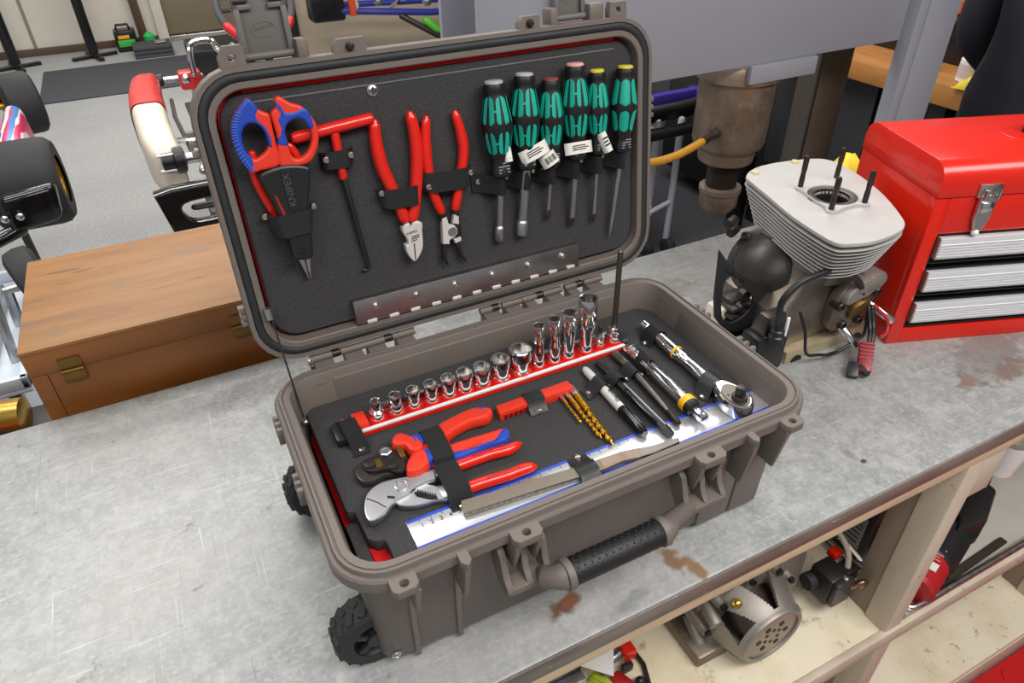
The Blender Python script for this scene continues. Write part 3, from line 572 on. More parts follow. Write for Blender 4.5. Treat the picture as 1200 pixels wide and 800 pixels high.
MB().rings([lr(*p) for p in gp], False, False).build('gasket', M_gasket, lid)
def lbox(name, x0, y0, z0, x1, y1, z1, m=None, bev=.001): return MB().box(x0, y0, z0, x1, y1, z1).build(name, m or M_taupe, lid, bev)
def ltab(x0, x1, h, hole=True, slant=True):
    o = [(x0, LH - .006), (x0, LH + h * .45), (x0 + (.006 if slant else .002), LH + h), (x1 - .002, LH + h), (x1, LH + h - .003), (x1, LH - .006)]
    plate('rim_tab', [o] + ([circ((x0 + x1) / 2, LH + h * .42, .0038)] if hole else []), -.013, -.002, M_taupe, lid, .0008)
ltab(.040, .066, .019); ltab(.496, .521, .017, True, False)
for x0, x1 in ((.154, .190), (.372, .400)):
    ltab(x0, x1, .013, False)
    MB().lathe([(.0045, 0), (.0045, .003), (.003, .005), (.0002, .0055)], ((x0 + x1) / 2, LH + .005, -.002), (0, 0, 1), 14).build('stop_rivet', M_dkiron, lid)
for x0, x1 in ((.118, .130), (.415, .426)):
    lbox('latch_guard', x0, LH - .004, -.026, x1, LH + .018, -.003, None, .003)
lbox('latch_guard', .470, LH - .004, -.026, .492, LH + .018, -.006, None, .004)
def latch(x0, x1, up):
    y0 = LH + .002; L_ = up
    lt = MB().box(x0, y0, -.030, x1, y0 + L_, -.020).build('latch', M_taupe_d, lid, .0015)
    MB().box(x0, y0, -.021, x0 + .006, y0 + L_ * .62, -.015).build('latch_rail', M_taupe_d, lt, .001)
    MB().box(x1 - .006, y0, -.021, x1, y0 + L_ * .62, -.015).build('latch_rail', M_taupe_d, lt, .001)
    MB().box(x0, y0 + L_ * .56, -.021, x0 + .018, y0 + L_ * .62, -.015).build('latch_step', M_taupe_d, lt, .001)
    MB().box(x1 - .018, y0 + L_ * .56, -.021, x1, y0 + L_ * .62, -.015).build('latch_step', M_taupe_d, lt, .001)
    MB().cyl((x0 + .001, y0 + .003, -.016), (x1 - .001, y0 + .003, -.016), .004, n=14).build('latch_pin', M_taupe_d, lt)
    for a, b in ((x0 + .001, x0 + .016), (x1 - .016, x1 - .001)):
        MB().cyl((a, y0 + L_ * .69, -.017), (b, y0 + L_ * .69, -.017), .0035, n=12).build('latch_hook', M_taupe_d, lt)
        MB().box(a, y0 + L_ * .74, -.021, b, y0 + L_ * .86, -.016).build('latch_clip', M_taupe_d, lt, .001)
    MB().box(x0 + .002, y0 + L_ * .88, -.022, x1 - .002, y0 + L_ * 1.1, -.008).build('latch_lever', M_taupe_d, lt, .003)
    cx, cy = (x0 + x1) / 2, y0 + L_ * .33
    el = lambda a, b: [(cx + a * math.cos(t * .2618), cy + b * math.sin(t * .2618)) for t in range(24)]
    plate('latch_emblem', [el(.013, .0075), el(.012, .0066)], -.0205, -.0194, M_taupe_d, lt, .0002)
    MB().tube([(cx - .009 + i * .0018, cy + (.0018 if i % 2 else -.0012) + i * .0003, -.0198) for i in range(11)], .0006, 6).build('emblem_squiggle', M_taupe_d, lt)
latch(.066, .118, .082); latch(.428, .470, .082)
# side lugs of the lid
for y in (.272, .262, .252, .075, .066, .057):
    lbox('side_lug', -.007, y, -.016, .012, y + .0055, -.004)
for y in (.225, .215, .205, .075, .066):
    lbox('side_lug', CL - .012, y, -.016, CL + .006, y + .0055, -.004)
# hinge knuckles between lid and base
for x0 in (.060, .098, .128, .166, .290, .322, .353, .386, .421, .452):
    w = .016 if int(x0 * 1000) % 2 else .024
    MB().box(x0, .322, .160, x0 + w, .350, .1795).build('hinge_leaf', M_taupe, base, .002)
    MB().cyl((x0 - .003, .343, .183), (x0 + w + .003, .343, .183), .0048, n=12).build('hinge_knuckle', M_taupe, base)
for x0 in (.084, .152, .304, .372, .436):
    MB().cyl((x0, .343, .183), (x0 + .010, .343, .183), .0052, n=12).build('hinge_barrel', M_dkiron, base)
MB().box(.054, .332, .172, .060, .348, .182).build('hinge_pin_end', M_steel, base, .002)
# stay cable
cab = MB().tube(cat_rom([(.0254, .3440, .2555), (.0262, .329, .228), (.0272, .310, .194), (.0282, .294, .164), (.0288, .285, .147)], 5, False), .0011, 8).build('stay_cable', M_wire, case)
MB().cyl((.0242, .3420, .2545), (.0232, .3445, .268), .0042, n=12).build('cable_crimp', M_satin, cab)
MB().sphere((.0292, .281, .142), .004, 10).build('cable_anchor', M_steel, cab)
# ---- foam panel of the lid with straps, screws and hinge plate
LZ = -.010
lpan = MB().rings([[Vector((p[0], p[1], z)) for p in rrect(x0, y0, x1, y1, .03, 6)] for x0, y0, x1, y1, z in ((.027, .0275, .5345, .3065, -.030), (.027, .0275, .5345, .3065, LZ - .0015), (.0285, .029, .533, .305, LZ))]).build('lid_panel', M_foam, lid)
MB().rings([[Vector((p[0], p[1], z)) for p in rrect(.0255, .0265, .5350, .3090, .03, 6)] for z in (-.040, -.016)]).build('red_backing', M_redfoam, lpan)
MB().box(.055, .3068, -.022, .505, .3112, -.0075).build('red_edge', M_redfoam, lpan, .0005)
MB().tube([(.062, .2965, LZ), (.505, .2965, LZ)], .0010, 6).build('edge_highlight_strip', mat('seam_highlight_grey', (104, 104, 104), .8), lpan)  # pale strip paints the highlight along the foam's top edge
HZ = -.0022
hp = MB().box(.1215, .0230, LZ, .4400, .0550, HZ + .0022).build('hinge_plate', M_brushed, lpan, .0004)
for k in range(6): screw(.1480 + k * .0532, .0430, HZ + .0022, hp, .0036)
MB().cyl((.1215, .0232, HZ), (.440, .0232, HZ), .0026, n=12).build('hinge_barrel', M_dkiron, hp)
for k in range(11):
    x = .1345 + k * .0286
    MB().box(x, .0222, HZ - .002, x + .0125, .0262, HZ + .0036).build('hinge_knuckle', M_polish, hp, .0008)
px, py = TR['pscrew'][0]
sc_ = MB().lathe([(.0066, 0), (.0064, .0008), (.0052, .0010), (.0050, .0035), (.0035, .0042), (.003, .0026), (.0002, .0026)], (px, py, LZ), (0, 0, 1), 20).build('panel_screw', M_steel, lpan)
for a in (0, 1): MB().box(px - (.0009 if a else .0045), py - (.0045 if a else .0009), LZ + .0036, px + (.0009 if a else .0045), py + (.0045 if a else .0009), LZ + .0046).build('screw_slot', M_dsteel, sc_)
# ------------------------------------------------------------------ tools on the lid
def lth(name, label, cat, u, v, group=None): return thing(name, label, cat, (u, v, LZ), LF, group)
def vup(p, z): return (p[0], p[1], z)
# needle-nose pliers behind the scissors
t = lth('needle_nose_pliers', 'needle-nose pliers with red handles tucked behind the scissors holster', 'pliers', .075, .10)
MB().tube([vup(p, LZ + .007) for p in cat_rom(TR['nn_lh'], 4, False)], .0052, 12).build('handle', M_red, t)
MB().tube([vup(p, LZ + .007) for p in cat_rom(TR['nn_rh'], 4, False)], .0052, 12).build('handle', M_red, t)
plate('jaw', [[(.0685, .145), (.0772, .145), (.0782, .098), (.0768, .098), (.0690, .130)]], LZ + .001, LZ + .010, M_steel, t, .0012)
plate('jaw', [[(.0778, .145), (.0855, .145), (.0850, .126), (.0803, .098), (.0787, .098)]], LZ + .001, LZ + .010, M_steel, t, .0012)
MB().cyl((.0775, .155, LZ + .002), (.0775, .155, LZ + .011), .009).build('pivot', M_steel, t)
# scissors in holster
t = lth('electrician_scissors', 'blue and red handled electrician scissors in a black holster', 'scissors', .075, .13)
for o, h, b in (('sc_l', 'sc_lh', 'sc_lb'), ('sc_r', 'sc_rh', 'sc_rb')):
    hn = plate('handle', [cat_rom(TR[o], 3), cat_rom(TR[h], 3)], LZ + .016, LZ + .026, M_redm, t, .003)
    plate('grip_overlay', [cat_rom(TR[b], 2)], LZ + .0152, LZ + .0268, M_blue, hn, .003)
    if o == 'sc_l':
        q = [Vector(p) for p in TR['sc_lb'][-9:]]
        q = cat_rom([q[i] for i in range(len(q))], 3, False)
        for i in range(2, len(q) - 2):
            d = (q[i + 1] - q[i - 1]).normalized(); nn = Vector((d.y, -d.x))
            c = q[i] + nn * .003
            a = math.atan2(nn.y, nn.x)
            M = Matrix.Translation((c.x, c.y, LZ + .0268)) @ Matrix.Rotation(a + .25, 4, 'Z')
            MB().box(-.003, -.0006, -.0006, .003, .0006, .0009, M).build('grip_ridge', mat('blue_ridge', (62, 100, 196), .5), hn, .0003)
hl = plate('holster', [cat_rom(TR['hol'], 2)], LZ + .011, LZ + .0285, M_black, t, .003)
for s in ('hol_s1', 'hol_s2'): plate('holster_slot', [TR[s]], LZ + .028, LZ + .0289, mat('slot_red', (150, 20, 16), .5) if s == 'hol_s1' else M_ink, hl, .0003)
M = fr((.0762, .208, LZ + .0286), (-.02, 1, 0), (-1, -.02, 0))
plate('holster_badge', [rrect(-.024, -.0052, .022, .0052, .005)], 0, .0007, mat('badge_black', (20, 20, 21), .5), hl, .0003, M)
text('holster_text', 'KNIPEX', .0105, M @ Matrix.Translation((0, 0, .0008)), mat('embossed_grey', (74, 74, 76), .45), hl, .0004)
for dy in (0, .006):
    MB().tube([(.0695, .147 - dy, LZ + .028), (.0755, .143 - dy, LZ + .0292), (.0825, .147 - dy, LZ + .028)], .0012, 6).build('holster_rib', M_black, hl)
# lid straps (sewn to the lid panel)
def lstrap(p, z, snaps, m=M_web, drop=True):
    (a, b, c, d) = [Vector((q[0], q[1], z)) for q in p]
    n = 10; mb = MB(); rs = []
    for i in range(n + 1):
        s = i / n; up = a.lerp(b, s); dn = d.lerp(c, s); e = min(s, 1 - s)
        zz = LZ + .001 + (z - LZ - .001) * min(1, (e / .18)) ** .6
        up.z = dn.z = zz
        rs.append([dn, up, up + Vector((0, 0, .0016)), dn + Vector((0, 0, .0016))])
    o = mb.rings(rs).build('strap', m, lpan, smooth=50)
    for q in snaps:
        e = max(.02, min((q[0] - a.x) / (b.x - a.x), (b.x - q[0]) / (b.x - a.x)))
        snap(q[0], q[1], LZ + .0022 + (z - LZ - .001) * min(1, e / .18) ** .6, o)
    return o
def wide(p, e): # let a strap reach past the tool down to the foam
    a, b, c, d = p
    return [(a[0] - e, a[1]), (b[0] + e, b[1]), (c[0] + e, c[1]), (d[0] - e, d[1])]
lstrap([(.046, .182), (.101, .184), (.0965, .158), (.050, .157)], LZ + .0295, [(.0465, .18), (.0995, .181)])
lstrap([(.118, .2355), (.157, .2365), (.1545, .216), (.118, .2175)], LZ + .0125, [(.1235, .2285), (.1515, .229)], M_leather)
lstrap([(.174, .183), (.2315, .1815), (.2275, .158), (.178, .160)], LZ + .0165, [(.1785, .1795)])
lstrap([(.229, .193), (.297, .190), (.293, .166), (.230, .169)], LZ + .0165, [(.2915, .183), (.236, .176)])
# red T-handle hook
t = lth('t_handle_hook', 'red T-handle spring hook with thin black shaft', 'hook tool', .14, .09)
MB().tube([vup(p, LZ + .010) for p in TR['t_bar']], .0064, 16).build('cross_bar', M_red, t)
MB().tube([(.139, .258, LZ + .009), (.1395, .206, LZ + .007)], .0050, 14).build('stem', M_red, t)
MB().tube([(.1395, .21, LZ + .006), (.1475, .118, LZ + .005), (.150, .093, LZ + .0045), (.1475, .089, LZ + .0045), (.1415, .0905, LZ + .0045)], [.0034, .0030, .0022, .0016, .0013], 10).build('shaft', M_black, t)
# diagonal cutters
def taper(n, r0, r1, rm): return [r0 + (rm - r0) * min(1, i / (n * .3)) if i < n * .3 else rm + (r1 - rm) * (i - n * .3) / (n * .7) for i in range(n)]
def dipped(path, r, z, parent, r1=None, ell=1.0):
    P = cat_rom(path, 5, False); n = len(P)
    return MB().tube([vup(p, z) for p in P], [r * .55] + taper(n - 1, r * .8, r1 or r, r), 14, ell).build('handle', M_red, parent)
t = lth('diagonal_cutters', 'diagonal cutting pliers with long red handles and polished short jaws', 'pliers', .207, .09)
dipped(TR['dc_l'], .0078, LZ + .009, t, .0068); dipped(TR['dc_r'], .0078, LZ + .009, t, .0068)
MB().hexa([Vector(p) for p in ((.194, .150, LZ + .003), (.220, .150, LZ + .003), (.220, .131, LZ + .003), (.197, .131, LZ + .003))], [Vector(p) for p in ((.196, .150, LZ + .011), (.218, .150, LZ + .011), (.219, .131, LZ + .011), (.198, .131, LZ + .011))]).build('tang', M_dkiron, t, .001)
hdp = plate('cutter_head', [cat_rom(TR['dc_head'], 2)], LZ + .003, LZ + .015, M_polish, t, .0018)
MB().tube([(.2075, .112, LZ + .0152), (.2062, .091, LZ + .0150)], .0007, 6).build('jaw_seam', M_ink, hdp)
text('head_text', 'KNIPEX', .0042, fr((.2065, .1262, LZ + .0152), (1, .12, 0), (-.12, 1, 0)), M_ink, hdp)
for i in range(3): MB().box(-.005, -.0006, 0, .005 - .0025 * (i == 2), .0006, .0003, fr((.2105 - i * .0005, .1212 - i * .0026, LZ + .0151), (1, .12, 0), (-.12, 1, 0))).build('engraved_line', M_dkiron, hdp, smooth=0)
# circlip pliers
t = lth('circlip_pliers', 'circlip pliers with slim red handles and bent black tips', 'pliers', .258, .07)
dipped(TR['cp_l'], .0066, LZ + .008, t, .0055); dipped(TR['cp_r'], .0066, LZ + .008, t, .0055)
MB().tube([(.2485, .146, LZ + .007), (.251, .132, LZ + .007)], .0052, 10).build('neck', M_dkiron, t)
MB().tube([vup(p, LZ + .006) for p in TR['cp_neck2']], .0048, 10).build('neck', M_dkiron, t)
pl = plate('joint_plate', [TR['cp_pl']], LZ + .004, LZ + .013, M_polish, t, .0012)
MB().cyl((.2588, .1150, LZ + .012), (.2588, .1150, LZ + .0138), .0058, n=20).build('rivet', M_satin, pl)
plate('joint_plate', [TR['cp_r1']], LZ + .005, LZ + .013, M_polish, t, .001)
plate('joint_plate', [TR['cp_r2']], LZ + .005, LZ + .013, M_polish, t, .001)
for k in ('cp_t1', 'cp_t2'): MB().tube([vup(p, LZ + .007) for p in TR[k]], [.0036, .0030, .0012], 10).build('tip', M_black, t)
# ---- the six drivers
drv = TR['drv']
specs = [  # radius, cap material, cap letter, shaft radius, kind, label
    (.0185, 'grey', .0042, 'nut', 'black and teal nut driver with grey cap, leftmost in the lid row'),
    (.0182, 'grey', .0062, 'nut', 'black and teal nut driver with thick shaft, second from left in row'),
    (.0162, 'red', .0027, 'blade', 'short thin driver with dull red cap, third from left in row'),
    (.0180, 'pink', .0040, 'phil', 'tallest black and teal driver with pale pink cap'),
    (.0150, 'yellow', .0027, 'phil', 'slim black and teal driver with yellow cap, second from right'),
    (.0165, 'yellow', .0034, 'taper', 'black and teal driver with yellow cap and long tapered shaft, rightmost')]
caps = {'grey': mat('cap_grey', (176, 178, 182), .35), 'red': mat('cap_red', (128, 66, 62), .5), 'pink': mat('cap_pink', (222, 164, 154), .45), 'yellow': mat('cap_yellow', (214, 200, 60), .5)}
PROF = [(.0, .62), (.02, .68), (.06, .70), (.10, .66), (.13, .70), (.30, .90), (.40, 1.0), (.46, 1.0), (.55, .92), (.66, .80), (.74, .72), (.80, .64), (.86, .62), (.92, .70), (.97, .72), (1.0, .55)]
def prad(s):
    for (a, ra), (b, rb) in zip(PROF, PROF[1:]):
        if a <= s <= b: return ra + (rb - ra) * (s - a) / (b - a)
    return PROF[-1][1]
for k, (r, cap, sr, kind, label) in enumerate(specs):
    a, b, c = [Vector((*drv[3 * k + i], 0)) for i in range(3)]
    zc = LZ + r * .95 + .002
    a.z = b.z = c.z = zc
    t = lth('nut_driver' if kind == 'nut' else 'screwdriver', label, 'screwdriver', c.x, c.y, 'drivers strapped side by side in the lid')
    ax = (b - a); HL = ax.length; ax.normalize(); ex = ax.cross(Vector((0, 0, 1))).normalized(); ez = ex.cross(ax)
    hexm = lambda th: 1 + .025 * math.cos(6 * th)
    h = MB().lathe([(r * prad(i / 40), HL * i / 40) for i in range(41)], a, ax, 30, mod=hexm).build('handle', M_hblack, t)
    cp = MB().lathe([(r * .60, 0), (r * .58, .0022), (r * .50, .003), (.0003, .003)], a, -ax, 20).build('end_cap', caps[cap], h)
    for row, (s0, s1, nw) in enumerate(((.115, .42, .62), (.475, .735, .60))):
        for j in range(6):
            th0 = math.radians(60 * j + (32 if k < 5 else 2))
            mb = MB(); rings = []
            ns = 12; half = .44
            for i in range(ns + 1):
                s = s0 + (s1 - s0) * i / ns
                e = min(i, ns - i) / ns
                wv = half * (math.sqrt(max(0, 1 - (1 - min(1, e / .2)) ** 2)) * .96 + .04)
                if row == 1 and i < ns / 2: wv *= .75 + .25 * (i / (ns / 2))
                ring = []
                for q in range(7):
                    th = th0 + wv * (q / 3 - 1)
                    rr_ = r * prad(s) * hexm(th) + .0005
                    ring.append(a + ax * (HL * s) + (ex * math.cos(th) + ez * math.sin(th)) * rr_)
                rings.append(ring)
            mb.rings(rings, False, False, close=False).build('grip_pad', M_teal, h)
            sm = (s0 + s1) / 2; bar = MB(); rings = []
            for i in range(3):
                s = sm + (i - 1) * .011; ring = []
                for q in range(6):
                    th = th0 + half * .9 + (R(60) - half * 1.8) * q / 5
                    ring.append(a + ax * (HL * s) + (ex * math.cos(th) + ez * math.sin(th)) * (r * prad(s) * hexm(th) + .0004))
                rings.append(ring)
            if j % 2 == 0: bar.rings(rings, False, False, close=False).build('grip_bridge', M_teal, h)
    # printed size label near the ferrule
    Ml = fr(a + ax * (HL * .87) + ez * (r * .635 + .0004), ex, -ax)
    for i in range(4): MB().box(-r * .40, -r * .42 + i * r * .2, 0, r * (.40 if i != 3 else .1), -r * .34 + i * r * .2, .0003, Ml).build('print_line', M_lbl, h, smooth=0)
    e = c - b; el = e.length; e.normalize(); bz = b - Vector((0, 0, 0)); s_end = c.copy(); s_end.z = LZ + .006
    e2 = (s_end - b).normalized(); el2 = (s_end - b).length
    if kind == 'nut':
        MB().lathe([(sr, 0), (sr, el2 - .019)], b, e2, 16).build('shaft', M_satin, t)
        rt = .0062 if k == 0 else .0080
        MB().lathe([(sr, -.003), (rt * .92, -.001), (rt, 0), (rt, .017), (rt * .9, .018), (rt * .7, .018), (rt * .65, .012), (.0003, .012)], b + e2 * (el2 - .019), e2, 18).build('nut_socket', M_satin, t)
    elif kind == 'taper':
        MB().lathe([(sr, 0), (sr, el2 * .72), (sr * .75, el2 * .88), (.0007, el2)], b, e2, 14).build('shaft', M_satin, t)
    else:
        MB().lathe([(sr, 0), (sr, el2 - .014)], b, e2, 14).build('shaft', M_satin, t)
        tip = MB()
        if kind == 'phil': tip.lathe([(sr, -.0), (sr * 1.02, .008), (sr * .8, .010), (.0006, .015)], b + e2 * (el2 - .015), e2, 8, mod=lambda th: 1 + .12 * math.cos(4 * th))
        else: tip.lathe([(sr, 0), (sr * 1.3, .006), (sr * 1.3, .012), (sr * .6, .014)], b + e2 * (el2 - .014), e2, 4)
        tip.build('tip', M_dsteel, t)
# the long scalloped strap holding them
P5 = []; sn = TR['snap5']; shafts = [drv[3 * k + 1][0] - .001 for k in range(6)]
xs = [sn[0][0] - .008]
ev = [(sn[0][0] - .008, 0), (sn[0][0], 0)]
for k in range(6): ev += [(shafts[k] - .0075, .014), (shafts[k], .0235), (shafts[k] + .0075, .014), (sn[k + 1][0], .0005)]
ev.append((sn[6][0] + .007, 0))
ev = sorted(ev)
cv = cat_rom([(p[0], p[1]) for p in ev], 3, False)
pth = []
for p in cv:
    hang = .004 * max(0, p[1] / .0235)
    pth.append(((p[0], .1645 - hang, LZ + .0012 + max(0, p[1])), (0, 1, 0)))
st = band('strap', pth, .0115, .0016, M_leather, lpan)
for q in sn: snap(q[0], q[1], LZ + .0025, st, .0040)
# price tags looped round the strap
tg = TR['tags']
for k, (w_, h_, rot, txt, code) in enumerate(((.012, .020, .0, 0, 0), (.040, .016, .30, 3, 0), (.024, .016, .42, 0, 1), (.040, .0145, -.03, 3, 0), (.013, .026, .30, 3, 0))):
    M = Matrix.Translation((tg[k][0], tg[k][1], LZ + .033)) @ Matrix.Rotation(rot, 4, 'Z') @ Matrix.Rotation(-.25, 4, 'X')
    nx = 8; mb = MB(); rs = []
    for i in range(nx + 1):
        s = i / nx - .5; z = -.012 * (s * 2) ** 4 * .6
        rs.append([M @ Vector((s * w_, -h_ / 2, z)), M @ Vector((s * w_, h_ / 2, z)), M @ Vector((s * w_, h_ / 2, z + .0004)), M @ Vector((s * w_, -h_ / 2, z + .0004))])
    tgo = mb.rings(rs).build('price_tag', M_tag, lpan, smooth=60)
    # the plastic loop runs from the tag back to the strap
    MB().tube([M @ Vector((0, -h_ * .3, 0)), Vector((tg[k][0] - .004, tg[k][1] - .014, LZ + .020)), Vector((tg[k][0] - .004, .168, LZ + .012))], .0008, 6).build('tag_loop', M_lbl, tgo)
    if txt:
        for i in range(txt): MB().box(-w_ * .30, h_ * (.16 - .17 * i), .0004, w_ * (.26 - .10 * ((i + k) % 2)), h_ * (.24 - .17 * i), .0008, M).build('print_line', M_ink, tgo, smooth=0)
    if code:
        for i in range(9): MB().box(-.007 + i * .0017, -.004, .0004, -.007 + i * .0017 + (.0005 if i % 3 else .001), .004, .0009, M).build('barcode_bar', M_ink, tgo, smooth=0)
# ------------------------------------------------------------------ foam insert of the base with its straps
FZB = .138
foam = thing('foam_insert', 'black foam tray with red layer lining the open case', 'foam insert', (.285, .16, .10))
c_ = TR['cut']
out = [(.060, .0250), (.528, .0250), (.5355, .033), (.5365, .300), (.528, .3085), (.042, .3085), (.034, .300)] + [(.0335, .287), (.0345, .130)] + c_[:9]
fp = plate('foam_top', [out], .122, FZB, M_foam, foam, .0015)
MB().rings([[Vector((p[0], p[1], z)) for p in rrect(.0300, .0300, .5300, .3040, .026, 6)] for z in (.095, .112)]).build('red_layer', M_redfoam, foam, .001)
MB().box(.0295, .036, .110, .0425, .122, .1260).build('foam_step', M_foam, foam, .001)
MB().box(.0432, .0315, .110, .0600, .112, .1235).build('red_block', M_redfoam, foam, .001)
MB().cyl((.4615, .2465, .130), (.4615, .2465, FZB + .0007), .0185, n=32).build('hollow_shade_disc', M_gasket, foam, .0003)  # dark disc painted for the shade of a round hollow
def bstrap(path, hw, across, m, snaps, z0=FZB, name='strap'):
    o = band(name, [(p, across) for p in path], hw, .0016, m, foam)
    for q in snaps: snap(q[0], q[1], FZB + .0018, o)
    return o
# ------------------------------------------------------------------ socket rail
F0 = FZB
rail = thing('socket_rail', 'red anodised socket rail with white stripe in the case', 'socket rail', (.264, .245, F0))
MB().box(.082, .2305, F0, .447, .2575, F0 + .008).build('rail_bar', mat('anodised_red', (208, 24, 28), .3, .35, .05, 40), rail, .0012)
MB().box(.082, .2285, F0 + .0062, .447, .2325, F0 + .0092).build('rail_stripe', M_white, rail, .0004)
for k in range(2): MB().box(.083, .2278, F0 + .0012 + k * .0025, .446, .2310, F0 + .0026 + k * .0025).build('rail_groove', M_tred, rail, .0003)
for x in [i * .0295 + .118 for i in range(11)]:
    MB().box(x, .258, F0, x + .024, .264, F0 + .013).build('rail_back_plate', M_satin, rail, .0004)
MB().box(.078, .233, F0, .094, .2575, F0 + .015).build('end_block', M_redm, rail, .0015)
MB().box(.052, .222, F0, .066, .254, F0 + .012).build('end_cap', M_black, rail, .003)
MB().box(.060, .228, F0, .084, .250, F0 + .010).build('end_tongue', M_black, rail, .002)
MB().cyl((.4545, .2445, F0), (.4545, .2445, F0 + .006), .0085, n=18).build('end_cap', M_black, rail, .001)
bstrap([(.0795 - .006, .200, F0 + .0012), (.0755, .210, F0 + .002), (.0735, .216, F0 + .010), (.0725, .225, F0 + .0145), (.0715, .250, F0 + .0145), (.0705, .258, F0 + .008), (.070, .266, F0 + .001)], .0098, (1, 0, 0), M_web, [(.0755, .2065), (.069, .263)])
# sockets
soc = TR['soc']; SY = .2435
ordn = ['smallest stepped', 'second', 'third', 'fourth', 'fifth', 'sixth', 'seventh', 'eighth', 'widest']
labs = ['smallest short chrome socket at the left end of the red rail', 'second short chrome socket from the left on the red rail', 'third short chrome socket from the left on the red rail', 'fourth short chrome socket from the left on the red rail', 'fifth short chrome socket from the left on the red rail', 'sixth short chrome socket from the left on the red rail', 'seventh short chrome socket from the left on the red rail', 'eighth short chrome socket, beside the widest one on the rail', 'widest short chrome socket, just left of the deep sockets',
        'narrowest deep chrome socket on the rail, nearest the short ones', 'second deep chrome socket on the rail', 'third deep chrome socket on the rail', 'tallest and widest deep chrome socket on the rail']
tops = [.0066, .0077, .0083, .0088, .0095, .0103, .0110, .0121, .0145, .0075, .0082, .0098, .0124]
bots = [.0088, .0090, .0082, .0086, .0092, .0098, .0104, .0112, .0120, .0080, .0088, .0088, .0088]
hts = [.027, .027, .027, .0275, .028, .029, .029, .032, .037, .064, .067, .070, .083]
for k in range(13):
    x = soc[k][0]; z = F0 + .008; rt, rb, h = tops[k], bots[k], hts[k]
    deep = k >= 9
    t = thing('deep_socket' if deep else 'socket', labs[k], 'socket', (x, SY, z), None, 'deep sockets on the rail' if deep else 'short sockets on the rail')
    if deep: pr = [(rb * .8, 0), (rb, .0015), (rb, .010), (rb * .93, .0115), (rb, .013), (rb, h * .42), (rt * .96, h * .5), (rt, h * .55), (rt, h - .001), (rt * .95, h)]
    else: pr = [(rb * .85, 0), (rb, .0012), (rb, .0055), (rb * .93, .0066), (rb, .0078), (rb, h * .46), (rt * .97, h * .56), (rt, h * .62), (rt, h - .001), (rt * .94, h)]
    n = 30; body = MB(); body.lathe(pr, (x, SY, z), (0, 0, 1), n, True, False)
    o = body.build('body', M_chrome, t)
    # hexagonal mouth
    ins = MB(); rs = []
    hexr = lambda i, rr_: rr_ * (.94 + .06 * abs(math.cos(3 * (2 * math.pi * i / n) + k)))
    for q, zz in (('o', h), ('h', h - .0006), ('h', h * (.55 if not deep else .7)), ('c', h * (.55 if not deep else .7))):
        ring = []
        for i in range(n):
            th = 2 * math.pi * i / n
            if q == 'o': rr_ = rt * .94
            elif q == 'h':
                ph = (th + .4 * k) % (math.pi / 3) - math.pi / 6
                rr_ = rt * .76 / math.cos(ph)
            else: rr_ = .0001
            ring.append((x + rr_ * math.cos(th), SY + rr_ * math.sin(th), z + zz))
        rs.append(ring)
    ins.rings(rs, False, False).build('hex_mouth', M_steel, t, smooth=25)
    MB().cyl((x, SY, F0 + .007), (x, SY, F0 + .0115), rb * 1.08, n=18).build('post_base', M_redm, rail, .0006)
for k, lab, hb, hl in ((13, 'short hex bit socket on the rail, beside the tallest deep socket', .019, .034), (14, 'long hex bit socket with tall rod at the right end of the rail', .026, .140)):
    x = soc[k][0]; z = F0 + .008; rb = .0062 if k == 13 else .0078
    t = thing('hex_bit_socket', lab, 'bit socket', (x, SY, z), None, 'hex bit sockets on the rail')
    MB().lathe([(rb * .9, 0), (rb, .001), (rb, .007), (rb * .92, .008), (rb, .009), (rb, hb * .6), (rb * .86, hb * .66), (rb * .86, hb * .72), (rb, hb * .78), (rb, hb - .001), (rb * .9, hb), (.0002, hb)], (x, SY, z), (0, 0, 1), 24).build('body', M_chrome, t)
    MB().lathe([(.0030 if k == 13 else .0036, 0), (.0030 if k == 13 else .0036, hl - hb - .001), (.0024, hl - hb)], (x, SY, z + hb - .001), (0, 0, 1), 6).build('hex_bit', M_dsteel, t, smooth=0)
    MB().cyl((x, SY, F0 + .007), (x, SY, F0 + .0115), rb * 1.08, n=18).build('post_base', M_redm, rail, .0006)
# ------------------------------------------------------------------ compound cutters
def flat(name, outl, z0, z1, m, parent, bev=.0022, k=3): return plate(name, [cat_rom(outl, k)], z0, z1, m, parent, bev)
t = thing('compact_bolt_cutters', 'compact bolt cutters with red and blue handles and dark jaws', 'pliers', (.14, .16, F0))
flat('handle', TR['cc_h1o'], F0 + .003, F0 + .018, M_redm, t, .005)
h2 = flat('handle', TR['cc_h2o'], F0 + .003, F0 + .018, M_redm, t, .005)
flat('handle_stripe', TR['cc_h2b'], F0 + .002, F0 + .0187, M_blue, h2, .0045)
text('handle_text', 'KNIPEX', .0062, fr((.184, .1372, F0 + .0190), (1, .02, 0), (0, 1, 0)), M_redm, h2)
MB().tube([(.205, .1925, F0 + .014), (.222, .1915, F0 + .014), (.2265, .188, F0 + .012)], [.004, .0045, .003], 8).build('handle_stripe', M_blue, t)
g1 = flat('thumb_guard', TR['cc_g1o'], F0 + .002, F0 + .021, M_redm, t, .005)
MB().hexa([Vector(p) for p in ((.126, .170, F0 + .004), (.140, .168, F0 + .004), (.140, .186, F0 + .004), (.126, .187, F0 + .004))], [Vector(p) for p in ((.127, .171, F0 + .0215), (.140, .169, F0 + .0195), (.140, .184, F0 + .0195), (.127, .185, F0 + .0215))]).build('guard_band', M_blue, g1, .002)
g2 = flat('thumb_guard', TR['cc_g2o'], F0 + .002, F0 + .021, M_redm, t, .005)
